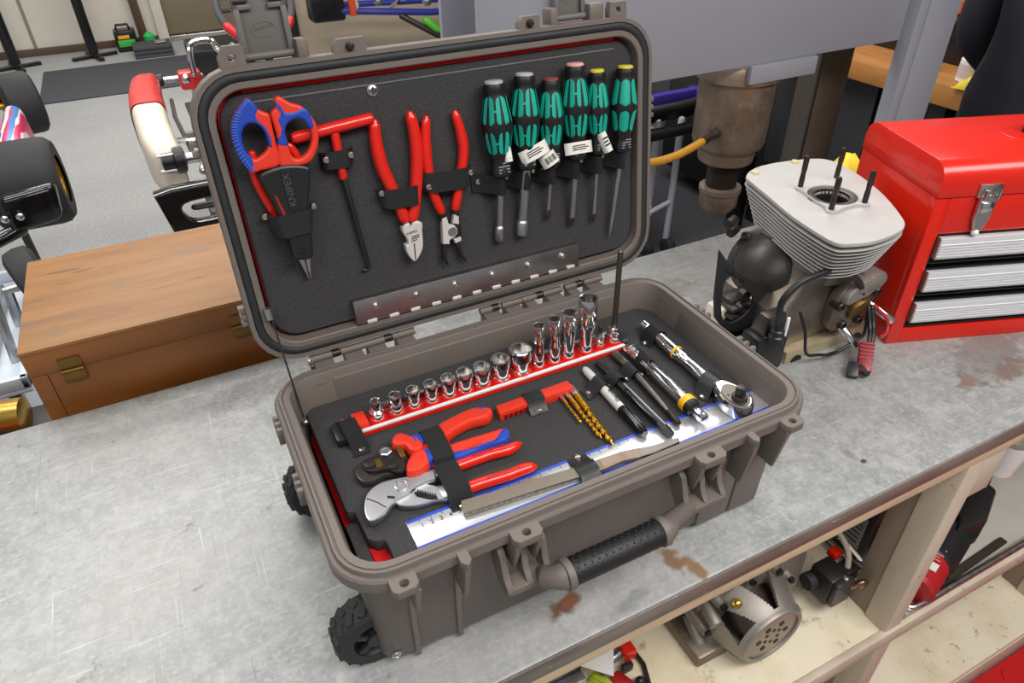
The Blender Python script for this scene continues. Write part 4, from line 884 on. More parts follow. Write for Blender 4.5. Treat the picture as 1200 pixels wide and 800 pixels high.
MB().hexa([Vector(p) for p in ((.130, .134, F0 + .004), (.139, .138, F0 + .004), (.140, .158, F0 + .004), (.131, .159, F0 + .004))], [Vector(p) for p in ((.131, .136, F0 + .0218), (.139, .139, F0 + .0215), (.139, .156, F0 + .0215), (.132, .157, F0 + .0218))]).build('guard_band', M_blue, g2, .002)
MB().hexa([Vector(p) for p in ((.13, .135, F0 + .003), (.165, .133, F0 + .003), (.165, .188, F0 + .003), (.13, .184, F0 + .003))], [Vector(p) for p in ((.131, .137, F0 + .016), (.164, .135, F0 + .016), (.164, .186, F0 + .016), (.131, .182, F0 + .016))]).build('handle_core', M_redm, t, .003)
jh = flat('jaw', TR['cc_head'], F0 + .003, F0 + .011, M_magblk, t, .002)
flat('jaw_plate', TR['cc_pl'], F0 + .011, F0 + .0165, M_dkiron, jh, .0012, 2)
MB().lathe([(.0075, 0), (.0075, .003), (.006, .0042), (.0045, .0042), (.004, .003), (.0002, .003)], (.0955, .1795, F0 + .012), (0, 0, 1), 6).build('pivot_bolt', M_satin, jh)
MB().cyl((.0735, .166, F0 + .016), (.0735, .166, F0 + .019), .0065, n=16).build('pivot_bolt', M_dkiron, jh, .0008)
MB().cyl((.095, .152, F0 + .016), (.095, .152, F0 + .019), .0055, n=16).build('pivot_bolt', M_dkiron, jh, .0008)
MB().box(.1065, .158, F0 + .012, .1125, .176, F0 + .019).build('spring_stop', M_brass, jh, .001)
plate('size_stamp', [rrect(.079, .157, .086, .170, .001)], F0 + .0165, F0 + .0169, M_brass, jh, .0001)
# ------------------------------------------------------------------ pliers wrench
t = thing('pliers_wrench', 'chrome adjustable pliers wrench with plain red handles', 'pliers', (.14, .105, F0))
lo = flat('lower_jaw_arm', TR['pw_lo'], F0 + .002, F0 + .009, M_satin, t, .0015)
up = flat('upper_jaw_arm', TR['pw_jaw'], F0 + .004, F0 + .0135, M_satin, t, .002)
plate('slot', [TR['pw_slot']], F0 + .009, F0 + .0097, M_ink, lo, .0002)
for i in range(8):
    a = Vector((.1065, .1105, 0)).lerp(Vector((.1205, .0965, 0)), i / 7)
    MB().box(-.0035, -.0006, F0 + .0095, .0035, .0006, F0 + .0112, Matrix.Translation((a.x, a.y, 0)) @ Matrix.Rotation(R(50), 4, 'Z')).build('slot_tooth', M_black, lo, smooth=0)
ph = TR['pw_hole'][0]
MB().lathe([(.0075, 0), (.0075, .002), (.0062, .0026), (.0052, .0022), (.0048, .0006), (.0002, .0006)], (ph[0], ph[1], F0 + .0132), (0, 0, 1), 20).build('adjust_button', M_satin, up)
MB().tube([(.057, .1235, F0 + .0135), (.0655, .1125, F0 + .0136), (.0705, .1035, F0 + .0133)], .0008, 6).build('jaw_line', M_dsteel, up)
MB().box(-.004, -.0016, 0, .004, .0016, .0004, fr((.0795, .1135, F0 + .0135), (1, -.7, 0), (.7, 1, 0))).build('jaw_recess', M_dkiron, up, .0001)
MB().hexa([Vector(p) for p in ((.125, .118, F0 + .003), (.160, .121, F0 + .003), (.160, .132, F0 + .003), (.126, .133, F0 + .003))], [Vector(p) for p in ((.126, .119, F0 + .013), (.160, .122, F0 + .013), (.160, .131, F0 + .013), (.127, .132, F0 + .013))]).build('arm_shank', M_satin, up, .001)
MB().hexa([Vector(p) for p in ((.128, .090, F0 + .002), (.160, .087, F0 + .002), (.160, .099, F0 + .002), (.128, .111, F0 + .002))], [Vector(p) for p in ((.128, .091, F0 + .010), (.160, .088, F0 + .012), (.160, .098, F0 + .012), (.128, .110, F0 + .010))]).build('arm_shank', M_satin, lo, .001)
for k in ('pw_h1', 'pw_h2'):
    P = cat_rom(TR[k], 5, False); n = len(P)
    hh = MB().tube([(p[0], p[1], F0 + .009) for p in P], [.0066] * (n - 6) + [.0066, .0064, .006, .0055, .0045, .003], 14).build('handle', M_red, t)
    for i in range(9): MB().box(.178 + i * .0043, -.0012, 0, .181 + i * .0043, .0012, .0004, Matrix.Translation((0, P[n // 2][1] + .0005, F0 + .0154))).build('print_mark', mat('dark_red_print', (150, 14, 10), .3), hh, smooth=0)
bstrap([(.147, .196, F0 + .001), (.1495, .190, F0 + .013), (.1500, .185, F0 + .0205), (.1500, .170, F0 + .0215), (.1490, .150, F0 + .0215), (.1475, .134, F0 + .021), (.146, .129, F0 + .012), (.145, .126, F0 + .004)], .0115, (1, 0, 0), M_web, [])
bstrap([(.146, .137, F0 + .003), (.146, .134, F0 + .011), (.1455, .130, F0 + .0170), (.1455, .110, F0 + .0170), (.1450, .092, F0 + .0165), (.1445, .085, F0 + .011), (.144, .081, F0 + .002), (.144, .075, F0 + .001)], .0128, (1, 0, 0), M_web, [(.1435, .078)])
# ------------------------------------------------------------------ red drill index and drills
t = thing('drill_index', 'slim red plastic drill holder strapped beside the gold drill bits', 'drill holder', (.288, .187, F0))
MB().hexa([Vector(p) for p in ((.236, .178, F0), (.338, .181, F0), (.338, .196, F0), (.238, .194, F0))], [Vector(p) for p in ((.236, .178, F0 + .0125), (.338, .181, F0 + .0125), (.338, .196, F0 + .0125), (.238, .194, F0 + .0125))]).build('body', M_redm, t, .001)
for i in range(5): MB().box(.2415 + i * .0068, .1772, F0 + .002, .2455 + i * .0068, .1790, F0 + .008).build('socket_hole', mat('hole_red', (120, 10, 8), .5), t, smooth=0)
bstrap([(.286, .204, F0 + .001), (.286, .199, F0 + .006), (.286, .196, F0 + .0138), (.2855, .187, F0 + .0142), (.285, .180, F0 + .0138), (.2845, .176, F0 + .006), (.284, .168, F0 + .001)], .0118, (1, 0, 0), M_leather, [(.2845, .1725)])
d = TR['dr']
for k, (rr_, lab) in enumerate(((.0021, 'shortest gold drill bit, nearest the red handled pliers'), (.0031, 'middle gold twist drill bit in the holder'), (.0042, 'longest and thickest gold twist drill bit'))):
    a = Vector((*d[2 * k], F0 + .0052)); b = Vector((*d[2 * k + 1], F0 + .0046)); ax = (b - a); Ln = ax.length; ax.normalize()
    t = thing('drill_bit', lab, 'drill bit', (b.x, b.y, F0), None, 'gold drill bits in the holder')
    MB().lathe([(rr_ * 1.0, -.006), (rr_ * 1.15, -.004), (rr_ * 1.15, .010), (rr_ * .95, .011)], a, ax, 6).build('hex_shank', M_satin, t, smooth=0)
    MB().lathe([(rr_, .010), (rr_, Ln * .38)], a, ax, 14).build('shank', M_gold, t)
    ex = ax.cross(Vector((0, 0, 1))).normalized(); ey = ax.cross(ex); rs = []
    ns = 46; l0 = Ln * .37; l1 = Ln
    for i in range(ns + 1):
        s = i / ns; ph = s * (l1 - l0) / (rr_ * 5.2) * 2 * math.pi; sc = 1 if s < .94 else max(.05, (1 - s) / .06)
        ring = []
        for j in range(16):
            th = 2 * math.pi * j / 16; q = abs(math.sin(th)) ** 1.6
            rad = rr_ * sc * (.42 + .60 * (1 - q) + .12 * q)
            ring.append(a + ax * (l0 + (l1 - l0) * s) + (ex * math.cos(th + ph) + ey * math.sin(th + ph)) * rad)
        rs.append(ring)
    MB().rings(rs).build('twist_flutes', M_gold, t, smooth=50)
# ------------------------------------------------------------------ marker, pen, punch, bars
def axis_obj(pts, z): return [Vector((p[0], p[1], z)) for p in pts]
mk = axis_obj([(.3735, .213), (.3715, .127), (.3705, .076)], F0 + .0062)
t = thing('marker_pen', 'permanent marker with white barrel and glossy black cap', 'marker', (.372, .14, F0))
ax = (mk[2] - mk[0]).normalized()
bl = MB().lathe([(.0030, 0), (.0046, .003), (.0054, .010), (.0056, .030), (.0058, .032), (.0058, .088), (.005, .089)], mk[0], ax, 20).build('barrel', mat('marker_barrel', (214, 214, 210), .35), t)
cp = MB().lathe([(.0058, 0), (.0064, .001), (.0066, .006), (.0058, .030), (.0054, .046), (.0044, .049), (.0002, .049)], mk[0] + ax * .088, ax, 20).build('cap', M_blackg, t)
for dx in (-.0025, 0, .0025): MB().tube([mk[0] + ax * .095 + Vector((.0022 + dx, 0, .0058 - abs(dx) * .6)), mk[0] + ax * .130 + Vector((.0022 + dx, 0, .0052 - abs(dx) * .6))], .0007, 6).build('cap_rib', M_blackg, cp)
text('barrel_text', 'Sharpie', .0085, fr(mk[0] + ax * .068 + Vector((.0012, 0, .0060)), -ax, (-1, 0, .2)), M_ink, bl)
pn = axis_obj([(.3955, .219), (.398, .19), (.3985, .161), (.3965, .062)], F0 + .0062)
t = thing('ballpoint_pen', 'slim black hexagonal pen with clip, right of the white marker', 'pen', (.397, .14, F0))
ax = (pn[3] - pn[0]).normalized()
bd = MB().lathe([(.0018, 0), (.0042, .004), (.0046, .010), (.0046, .066), (.0052, .067), (.0055, .070), (.0055, .150), (.0050, .153), (.0046, .158), (.0002, .158)], pn[0], ax, 6).build('barrel', M_black, t, smooth=20)
MB().box(.3980 - .0016, .075, F0 + .0105, .3980 + .0010, .160, F0 + .0114).build('grey_facet', mat('pen_facet', (150, 150, 154), .3), bd, .0003)
MB().tube([(.3930, .146, F0 + .0120), (.3895, .140, F0 + .0135), (.3905, .110, F0 + .0115), (.3925, .084, F0 + .010)], [.0034, .0024, .0020, .0016], 8, .6).build('clip', M_blackg, t)
pu = axis_obj([(.426, .222), (.426, .183), (.4165, .075)], F0 + .0056)
t = thing('long_punch', 'dark steel long punch rod beside the black pen', 'punch', (.42, .14, F0))
MB().tube([pu[0], pu[0].lerp(pu[1], .5), pu[1]], [.0062, .0062, .0055], 12, rnd=False).build('knurled_head', M_dsteel, t, .0006)
MB().tube([pu[1], pu[1].lerp(pu[2], .45), pu[1].lerp(pu[2], .8)], [.0052, .0048, .0036], 14, rnd=False).build('shank', M_dsteel, t)
MB().tube([pu[1].lerp(pu[2], .8), pu[2]], [.0036, .0040], 12).build('rod_tip', M_dkiron, t)
# extension with yellow band
e0 = axis_obj([(.4465, .217), (.4435, .062)], F0 + .0105)
t = thing('extension_bar', 'chrome extension bar with wide yellow band and black collar', 'extension bar', (.445, .14, F0))
ax = (e0[1] - e0[0]).normalized()
MB().lathe([(.0075, -.004), (.0088, -.002), (.0092, .006), (.0080, .012), (.0090, .016), (.0086, .022), (.0070, .024)], e0[0], ax, 8).build('knurled_end', M_chrome, t, smooth=30)
MB().lathe([(.0078, .022), (.0078, .034), (.0085, .036), (.0085, .118), (.0075, .119)], e0[0], ax, 24).build('bar', M_chrome, t)
MB().lathe([(.0088, .118), (.0110, .119), (.0112, .127), (.0105, .128)], e0[0], ax, 24).build('yellow_band', M_yellow, t)
MB().lathe([(.0105, .127), (.0108, .133), (.0096, .137), (.0060, .139)], e0[0], ax, 20).build('collar', M_black, t)
mq = fr(e0[0] + ax * .136, ax, ax.cross(Vector((0, 0, 1))))
dvv = MB().box(0, -.005, -.005, .021, .005, .005, mq).build('square_drive', M_chrome, t, .0012)
MB().sphere(tuple(e0[0] + ax * .149 + Vector((0, 0, .005))), .0017, 8).build('detent_ball', M_dsteel, dvv)
# ratchet
r0 = axis_obj([(.4955, .256), (.4945, .105)], F0 + .0105)
t = thing('ratchet', 'polished ratchet with thin yellow ring and oval head, by the case wall', 'ratchet', (.495, .14, F0))
ax = (r0[1] - r0[0]).normalized()
MB().lathe([(.0050, 0), (.0064, .001), (.0066, .012), (.0058, .013), (.0058, .018)], r0[0], ax, 20).build('end_knob', M_chrome, t)
MB().lathe([(.0060, .016), (.0084, .018), (.0088, .024), (.0088, .074)], r0[0], ax, 24).build('handle', M_chrome, t)
MB().lathe([(.0088, .073), (.0093, .0735), (.0093, .0765), (.0088, .077)], r0[0], ax, 24).build('yellow_ring', M_yellow, t)
MB().lathe([(.0086, .077), (.0086, .090), (.0072, .096), (.0080, .108), (.0086, .150), (.0080, .160)], r0[0], ax, 24).build('neck', M_chrome, t)
rh = cat_rom([(.486, .100), (.4945, .104), (.503, .100), (.5115, .084), (.5135, .066), (.509, .052), (.4985, .044), (.488, .0455), (.480, .055), (.478, .070), (.4805, .086)], 3)
hd_ = plate('head', [rh], F0 + .001, F0 + .021, M_chrome, t, .004)
fc = cat_rom([(.4835, .082), (.4945, .091), (.5055, .084), (.5095, .067), (.505, .055), (.4965, .0485), (.487, .0505), (.482, .060), (.4808, .070)], 3)
plate('face_plate', [fc], F0 + .0205, F0 + .0222, M_dsteel, hd_, .0005)
MB().lathe([(.0095, 0), (.0095, .004), (.0088, .005)], (.4945, .0625, F0 + .0215), (0, 0, 1), 20).build('drive_boss', M_magblk, hd_)
MB().box(-.0055, -.0055, 0, .0055, .0055, .013, Matrix.Translation((.4945, .0625, F0 + .026)) @ Matrix.Rotation(.5, 4, 'Z')).build('square_drive', M_magblk, hd_, .001)
MB().cyl((.4865, .0725, F0 + .0215), (.4865, .0725, F0 + .0226), .0016, n=10).build('face_pin', M_magblk, hd_)
bstrap([(.4790, .2265, F0 + .0012), (.483, .2275, F0 + .008), (.4865, .2285, F0 + .0165), (.4955, .2295, F0 + .0210), (.5045, .2300, F0 + .0165), (.508, .2300, F0 + .008), (.5125, .230, F0 + .0012)], .0105, (-.05, 1, 0), M_web, [(.4785, .2270)])
bstrap([(.4735, .1030, F0 + .0012), (.479, .1060, F0 + .008), (.4835, .108, F0 + .0165), (.4945, .111, F0 + .0212), (.5045, .112, F0 + .0165), (.509, .1125, F0 + .008), (.514, .113, F0 + .0012)], .0118, (-.05, 1, 0), M_leather, [(.4745, .101)])
# strap across marker, pen, punch and extension
ev = [(.3490, 0), (.3545, 0), (.3655, .0085), (.3725, .0135), (.3795, .0085), (.3845, .0008), (.3905, .0085), (.3975, .0135), (.4050, .0085), (.4112, .0008), (.4180, .0080), (.4235, .0120), (.4300, .0080), (.4345, .001), (.4385, .011), (.4460, .0205), (.4545, .012), (.4590, .001)]
cv = cat_rom(ev, 3, False)
so = band('strap', [((p[0], .178 + (p[0] - .40) * .12, F0 + .0012 + max(0, p[1])), (0, 1, 0)) for p in cv], .0105, .0016, M_leather, foam)
for q in TR['snaps'][:4]: snap(q[0], q[1] + .001, F0 + .002, so, .0037)
# ------------------------------------------------------------------ ruler and file
t = thing('steel_ruler', 'long steel ruler with blue edges lying along the case front', 'ruler', (.31, .066, F0))
rb_ = MB().box(.084, .0465, F0 + .0002, .541, .0860, F0 + .0014).build('blade', mat('ruler_steel', (220, 222, 225), .30, .75, .02, 20), t, .0003)
for y0, y1 in ((.0466, .0512), (.0826, .0859)):
    MB().box(.0842, y0, F0 + .0010, .5408, y1, F0 + .0017).build('blue_edge', mat('blue_edge', (24, 66, 190), .35), rb_, smooth=0)
for i in range(1, 36):
    MB().box(.084 + i * .0127 - .0003, .0815 - (.004 if i % 2 == 0 else .002), F0 + .0012, .084 + i * .0127 + .0003, .0830, F0 + .0016).build('graduation', M_ink, rb_, smooth=0)
for i in range(1, 6):
    text('numeral', str(i), .0075, fr((.088 + i * .0102, .0742, F0 + .0016), (1, 0, 0), (0, 1, 0)), M_ink, rb_)
t = thing('flat_file', 'grey flat hand file with bare tang lying over the ruler', 'file', (.27, .062, F0))
M_file = layered('file_steel', (142, 133, 120), [((100, 93, 84), 'wave', (0, 900, 0), .4, .6, .6, None, (0, 0, .6)), ((150, 140, 126), 'noise', 20, .45, .7, .5)], .5, .7)
fo = [(.139, .0635), (.143, .0805), (.277, .0665), (.302, .0650), (.300, .0495), (.271, .0525)]
plate('cut_blade', [fo], F0 + .003, F0 + .0085, M_file, t, .0006)
plate('bare_heel', [[(.3015, .0655), (.331, .0640), (.350, .0600), (.3445, .0465), (.3245, .0510), (.2995, .0500)]], F0 + .003, F0 + .0083, M_rustst, t, .0008)
plate('tang', [[(.345, .0612), (.367, .0560), (.400, .0530), (.3965, .0460), (.362, .0452), (.343, .0470)]], F0 + .0035, F0 + .0080, M_dsteel, t, .001)
bstrap([(.2845, .0870, F0 + .0012), (.2840, .080, F0 + .0015), (.2830, .071, F0 + .0052), (.2825, .066, F0 + .0098), (.2820, .053, F0 + .0098), (.2815, .049, F0 + .0055), (.2812, .042, F0 + .0030), (.2812, .034, F0 + .0015)], .0122, (1, .05, 0), M_leather, [(.2850, .0830)])
# ------------------------------------------------------------------ red tool chest
TF = Matrix.Translation((.957, .19, 0)) @ Matrix.Rotation(R(-20), 4, 'Z')
t = thing('tool_chest', 'bright red three-drawer metal tool chest on the bench', 'tool chest', (.25, .105, 0), TF)
TW, TD, TS, TT = .51, .21, .262, .316
body = MB()
body.box(0, .012, 0, TW, TD, .262)
body.box(0, 0, 0, .022, .014, .262); body.box(TW - .022, 0, 0, TW, .014, .262); body.box(.022, 0, 0, TW - .022, .014, .030); body.box(.022, 0, .203, TW - .022, .014, .262)
bo = body.build('body', M_tred, t, .0012)
MB().box(.022, .0115, .030, TW - .022, .0135, .203).build('drawer_recess', M_cabblk, bo, smooth=0)
# lid: rounded front edge
pr = [(-.002, TS + .001), (-.002, TT - .03)] + [(-.002 + .028 * (1 - math.cos(R(a))), TT - .03 + .028 * math.sin(R(a))) for a in (15, 30, 45, 60, 75, 90)] + [(TD - .026, TT - .002)] + [(TD - .026 + .026 * math.sin(R(a)), TT - .028 + .026 * math.cos(R(a))) for a in (30, 60, 90)] + [(TD, TS + .001)]
ld = MB().hexa([Vector((-.002, p[0], p[1])) for p in pr], [Vector((TW + .002, p[0], p[1])) for p in pr]).build('lid', M_tred, t, .0012, 40)
MB().box(-.0035, .03, .2775, -.0015, TD - .03, .2805).build('lid_crease', M_tred, ld, .001)
plate('handle_dish', [cat_rom([(.16, .075), (.20, .06), (.31, .06), (.35, .075), (.35, .135), (.31, .15), (.20, .15), (.16, .135)], 3)], TT - .003, TT - .0005, M_tred, ld, .001)
MB().tube([(.195, .105, TT - .004), (.195, .100, TT + .020), (.215, .100, TT + .032), (.295, .100, TT + .032), (.315, .100, TT + .020), (.315, .105, TT - .004)], .007, 12).build('carry_handle', M_black, ld)
for k, (z0, z1) in enumerate(((.163, .198), (.104, .139), (.045, .080))):
    dw = MB().box(.024, .002, z0 - .012, TW - .024, .013, z1 + .003).build('drawer', M_cabblk, t, .0015)
    pull = MB().box(.026, -.008, z0, TW - .026, .002, z1).build('drawer_pull', mat('ribbed_aluminium', (226, 226, 228), .35, .35, .02, 30), dw, .001)
    for i in range(5): MB().box(.0265, -.0092, z0 + .003 + i * .0048, TW - .0265, -.0078, z0 + .0062 + i * .0048).build('pull_rib', MATS['ribbed_aluminium'], dw, .0004)
    MB().box(.0250, -.006, z0, .0262, .002, z1).build('pull_end', M_rustst, dw, smooth=0)
    for i in range(2): MB().box(.026, -.001, z0 - .011 + i * .005, TW - .026, .003, z0 - .0085 + i * .005).build('drawer_lip', M_cabblk, dw, .0004)
lt = MB().box(.058, -.006, .262, .094, -.001, .282).build('draw_latch', M_steel, t, .001)
plate('latch_lever', [[(.062, .266), (.090, .266), (.090, .232), (.084, .210), (.078, .206), (.071, .208), (.064, .228)]], 0, .007, M_steel, lt, .0015, fr((0, -.002, 0), (1, 0, 0), (0, 0, 1)))
for dx in (.066, .086): MB().cyl((dx, -.012, .262), (dx, -.012, .276), .0032, n=10).build('latch_wire', M_chrome, lt)
MB().box(.067, -.013, .240, .085, -.008, .256).build('latch_clip', M_chrome, lt, .001)
MB().sphere((.0755, -.007, .206), .0055, 12).build('latch_knob', M_white, lt)
# ------------------------------------------------------------------ engine with finned barrel
EN = thing('kart_engine', 'air-cooled engine with pale finned barrel and studs beside the red chest', 'engine', (.86, .30, 0))
fin = [(.8116, .4266), (.8496, .4466), (.8998, .4473), (.9619, .4324), (.9835, .4156), (.9864, .39), (.9743, .3328), (.9459, .2654), (.9079, .2041), (.8872, .181), (.8586, .17), (.8111, .1672), (.7758, .177), (.7602, .1885), (.7592, .2174), (.7686, .2798), (.7865, .3445), (.8011, .3977)]
fb_ = Vector((.845, .29)); fc_ = Vector((.8687, .301)); fin = [Vector(p) for p in fin]
bore = circ(.8687, .2985, .0265, 28)
plate('top_fin', [cat_rom(fin, 3), bore], .234, .2405, M_aluw, EN, .0012)
for k in range(9):
    z = .2262 - k * .0072; s = 1 - .026 * k
    plate('cooling_fin', [cat_rom([fb_ + (p - fb_) * s for p in fin], 3), circ(.8687, .2985, .034, 28)], z, z + .0019, M_aluw, EN, .001)
MB().lathe([(.064, .120), (.064, .236), (.0268, .2365), (.0268, .15)], (.8687, .2985, 0), (0, 0, 1), 28, True, False).build('barrel_core', M_alud, EN)
MB().lathe([(.0265, .15), (.0265, .2435), (.0285, .244), (.0345, .244), (.0355, .2425), (.0355, .240)], (.8687, .2985, 0), (0, 0, 1), 32, False, False).build('cylinder_liner', M_dsteel, EN)
MB().lathe([(.0368, .240), (.0368, .2425), (.0375, .2425), (.0375, .240)], (.8687, .2985, 0), (0, 0, 1), 32, False, False).build('gasket_ring', M_brass, EN)
MB().cyl((.8687, .2985, .15), (.8687, .2985, .175), .0266, n=24).build('piston_crown', M_dkiron, EN)
stud = [(.849, .3455), (.9244, .3429), (.8267, .262), (.8886, .2554)]
bossp = cat_rom([(.849, .352), (.869, .341), (.905, .341), (.9244, .350), (.931, .342), (.918, .328), (.913, .300), (.905, .280), (.897, .254), (.888, .247), (.876, .256), (.852, .258), (.830, .254), (.819, .262), (.828, .276), (.832, .305), (.840, .330), (.841, .346)], 3)
plate('head_boss', [bossp, circ(.8687, .2985, .0370, 28)], .2385, .2455, M_aluw, EN, .001)
for x, y in stud:
    so_ = MB().lathe([(.0042, 0), (.0042, .020), (.0038, .021), (.0038, .030), (.0044, .031), (.0044, .050), (.0034, .0535), (.0002, .054)], (x, y, .242), (0, 0, 1), 14).build('stud', M_dkiron, EN)
for x, y in ((.832, .428), (.924, .432)): MB().lathe([(.007, 0), (.006, .004), (.002, .0045)], (x, y, .2402), (0, 0, 1), 6).build('grease_spot', mat('amber_grease', (206, 192, 140), .4), EN)
MB().rings([[Vector((x, y, z)) for x, y in rrect(x0, y0, x1, y1, .018, 4)] for x0, y0, x1, y1, z in ((.800, .240, .945, .370, .140), (.805, .236, .940, .366, .165), (.800, .228, .945, .372, .170), (.800, .228, .945, .372, .1755))]).build('cylinder_base', M_alu, EN)
# crankcase
MB().rings([[Vector((x, y, z)) for x, y in rrect(x0, y0, x1, y1, .02, 4)] for x0, y0, x1, y1, z in ((.760, .245, .930, .375, .012), (.748, .238, .945, .390, .05), (.752, .240, .950, .385, .085), (.790, .245, .940, .375, .120), (.800, .240, .945, .370, .146))]).build('crankcase', M_alud, EN)
ft = MB().box(.768, .226, 0, .952, .262, .022).build('mount_foot', mat('anodised_gold', (196, 182, 150), .4, .6, .1, 30), EN, .002)
for x in (.792, .928): MB().cyl((x, .2245, .0), (x, .236, .0), .011, n=18).build('foot_notch', M_ink, ft)
MB().box(.690, .350, 0, .952, .388, .022).build('mount_foot', MATS['anodised_gold'], EN, .002)
MB().box(.770, .262, .012, .948, .360, .022).build('foot_plate', M_alud, EN, .002)
# right front cover with bolts
cvp = [(.845, .048), (.880, .036), (.915, .050), (.938, .085), (.934, .122), (.905, .136), (.868, .128), (.846, .098)]
co = plate('ignition_cover', [cat_rom(cvp, 3)], 0, .020, M_alud, EN, .003, fr((0, .240, 0), (1, 0, 0), (0, 0, 1)))
plate('inlet_flange', [cat_rom([(.862, .094), (.925, .110), (.934, .128), (.915, .140), (.870, .126), (.852, .108)], 2)], 0, .030, M_alu, EN, .004, fr((0, .238, 0), (1, 0, 0), (0, 0, 1)))
MB().box(.872, .205, .113, .918, .236, .135).build('inlet_block', M_alu, EN, .004)
for x, z in ((.850, .092), (.930, .098), (.905, .050), (.868, .052)):
    MB().lathe([(.0075, 0), (.0075, .018), (.006, .020), (.0042, .020), (.004, .015), (.0002, .015)], (x, .232, z), (0, -1, 0), 14).build('cap_bolt', M_dkiron, co)
for a, b in (((.872, .222, .045), (.886, .190, .018)), ((.925, .222, .075), (.948, .185, .052))):
    MB().cyl(a, b, .0068, n=16).build('spigot', M_chrome, EN, .001)
MB().cyl((.895, .224, .078), (.895, .212, .074), .021, n=24).build('shaft_seal', M_brass, EN, .001)
# black clutch side
MB().lathe([(.064, 0), (.062, .008), (.052, .021), (.034, .032), (.014, .037), (.0002, .0375)], (.800, .325, .118), (-.80, -.32, .5), 32).build('clutch_dome', M_magblk, EN)
MB().lathe([(.070, -.018), (.074, -.010), (.074, .002), (.066, .004)], (.800, .325, .118), (-.80, -.32, .5), 36).build('dome_flange', M_magblk, EN)
axd = Vector((-.80, -.32, .5)).normalized(); e1 = axd.cross(Vector((0, 0, 1))).normalized(); e2 = axd.cross(e1)
for i in range(7):
    th = 2 * math.pi * i / 7 + .3; c = Vector((.800, .325, .118)) + (e1 * math.cos(th) + e2 * math.sin(th)) * .070
    MB().lathe([(.008, -.012), (.008, .006), (.0055, .007), (.0055, .012), (.0035, .012), (.003, .008), (.0002, .008)], c, axd, 12).build('cap_bolt', M_magblk, EN)
for i in range(4):
    MB().box(.712, .302, .030 + i * .014, .800, .330, .036 + i * .014).build('case_rib', M_magblk, EN, .001)
MB().box(.715, .312, .014, .800, .350, .088).build('clutch_case', M_magblk, EN, .012)
# triangular chain guard plate
gb = [(.650, .207), (.672, .180), (.700, .155), (.735, .130), (.775, .112), (.772, .085), (.750, .062), (.752, .040), (.720, .040), (.690, .052), (.664, .085), (.656, .125)]
hole = cat_rom([(.670, .135), (.677, .154), (.692, .150), (.712, .126), (.736, .104), (.740, .082), (.722, .066), (.698, .064), (.678, .085)], 3)
gp = plate('guard_plate', [gb, hole], 0, .004, mat('guard_black', (46, 46, 48), .45, .3, .1, 40), EN, .0006, fr((0, .296, 0), (1, 0, 0), (0, 0, 1)))
MB().tube([(.668, .2915, .172), (.676, .2915, .163), (.684, .2915, .161), (.690, .2915, .150), (.700, .2915, .147), (.712, .2915, .136)], .0016, 6).build('plate_lettering', M_ink, gp)
MB().box(.700, .320, .022, .738, .352, .070).build('cream_block', M_kwhite, EN, .003)
for z in (.075, .100): MB().lathe([(.010, 0), (.010, .012), (.006, .013), (.005, .009), (.0002, .009)], (.732, .312, z), (0, -1, 0), 14).build('cap_bolt', M_dkiron, EN)
for x, y, z in ((.772, .395, .185), (.790, .405, .160)): MB().cyl((x, y, z), (x - .022, y - .01, z), .008, n=12).build('spark_bracket_bolt', M_dkiron, EN, .001)
# ignition coil and leads
MB().box(.695, .222, .0, .757, .262, .072).build('ignition_coil', M_black, EN, .006)
MB().hexa([Vector(p) for p in ((.705, .225, .07), (.752, .225, .07), (.752, .258, .07), (.705, .258, .07))], [Vector(p) for p in ((.712, .230, .105), (.748, .230, .105), (.748, .250, .105), (.712, .250, .105))]).build('coil_bracket', M_dsteel, EN, .002)
MB().lathe([(.012, 0), (.012, .012), (.010, .014), (.010, .022), (.008, .024), (.007, .034)], (.716, .212, .072), (-.02, .0, 1), 16).build('lead_boot', M_black, EN)
MB().box(.738, .216, .070, .743, .220, .105).build('white_tie', M_white, EN, .001)
MB().tube(cat_rom([(.7145, .212, .100), (.704, .208, .148), (.726, .205, .175), (.755, .203, .182), (.795, .203, .180), (.850, .206, .150), (.878, .210, .122), (.896, .216, .090)], 5, False), .0050, 12).build('ignition_lead', M_wire, EN)
MB().tube(cat_rom([(.772, .225, .100), (.778, .212, .070), (.785, .205, .030), (.815, .204, .018), (.838, .200, .014), (.870, .198, .020), (.900, .196, .035), (.905, .205, .070)], 5, False), .0026, 8).build('kill_switch_wire', M_wire, EN)
MB().tube(cat_rom([(.832, .198, .016), (.838, .190, .024), (.846, .196, .018), (.840, .203, .012), (.832, .198, .018)], 4, False), .0026, 8).build('wire_knot', M_wire, EN)
for dx in (0, .008): MB().tube(cat_rom([(.905 + dx, .205, .080), (.900 + dx, .190, .055), (.890 + dx, .178, .045), (.878 + dx, .168, .030)], 5, False), .0035, 8).build('loom_wire', M_wire, EN)
MB().tube(cat_rom([(.918, .205, .080), (.930, .185, .062), (.925, .175, .045), (.905, .170, .044)], 5, False), .003, 8).build('red_wire', mat('red_wire', (170, 40, 40), .4), EN)
cm = fr((.868, .160, .022), (.62, .60, .50), (-.6, .75, 0))
cn = MB().box(-.026, -.010, -.007, .026, .010, .009, cm).build('cable_connector', mat('connector_red', (128, 30, 36), .45), EN, .002)
for i in range(5): MB().box(-.005 + i * .0065, -.0106, -.0075, -.0025 + i * .0065, .0106, .0102, cm).build('connector_rib', mat('connector_pale', (160, 60, 64), .45), cn, .0004)
MB().box(-.027, -.006, .008, -.012, .006, .0115, cm).build('connector_clip', MATS['connector_pale'], cn, .001)
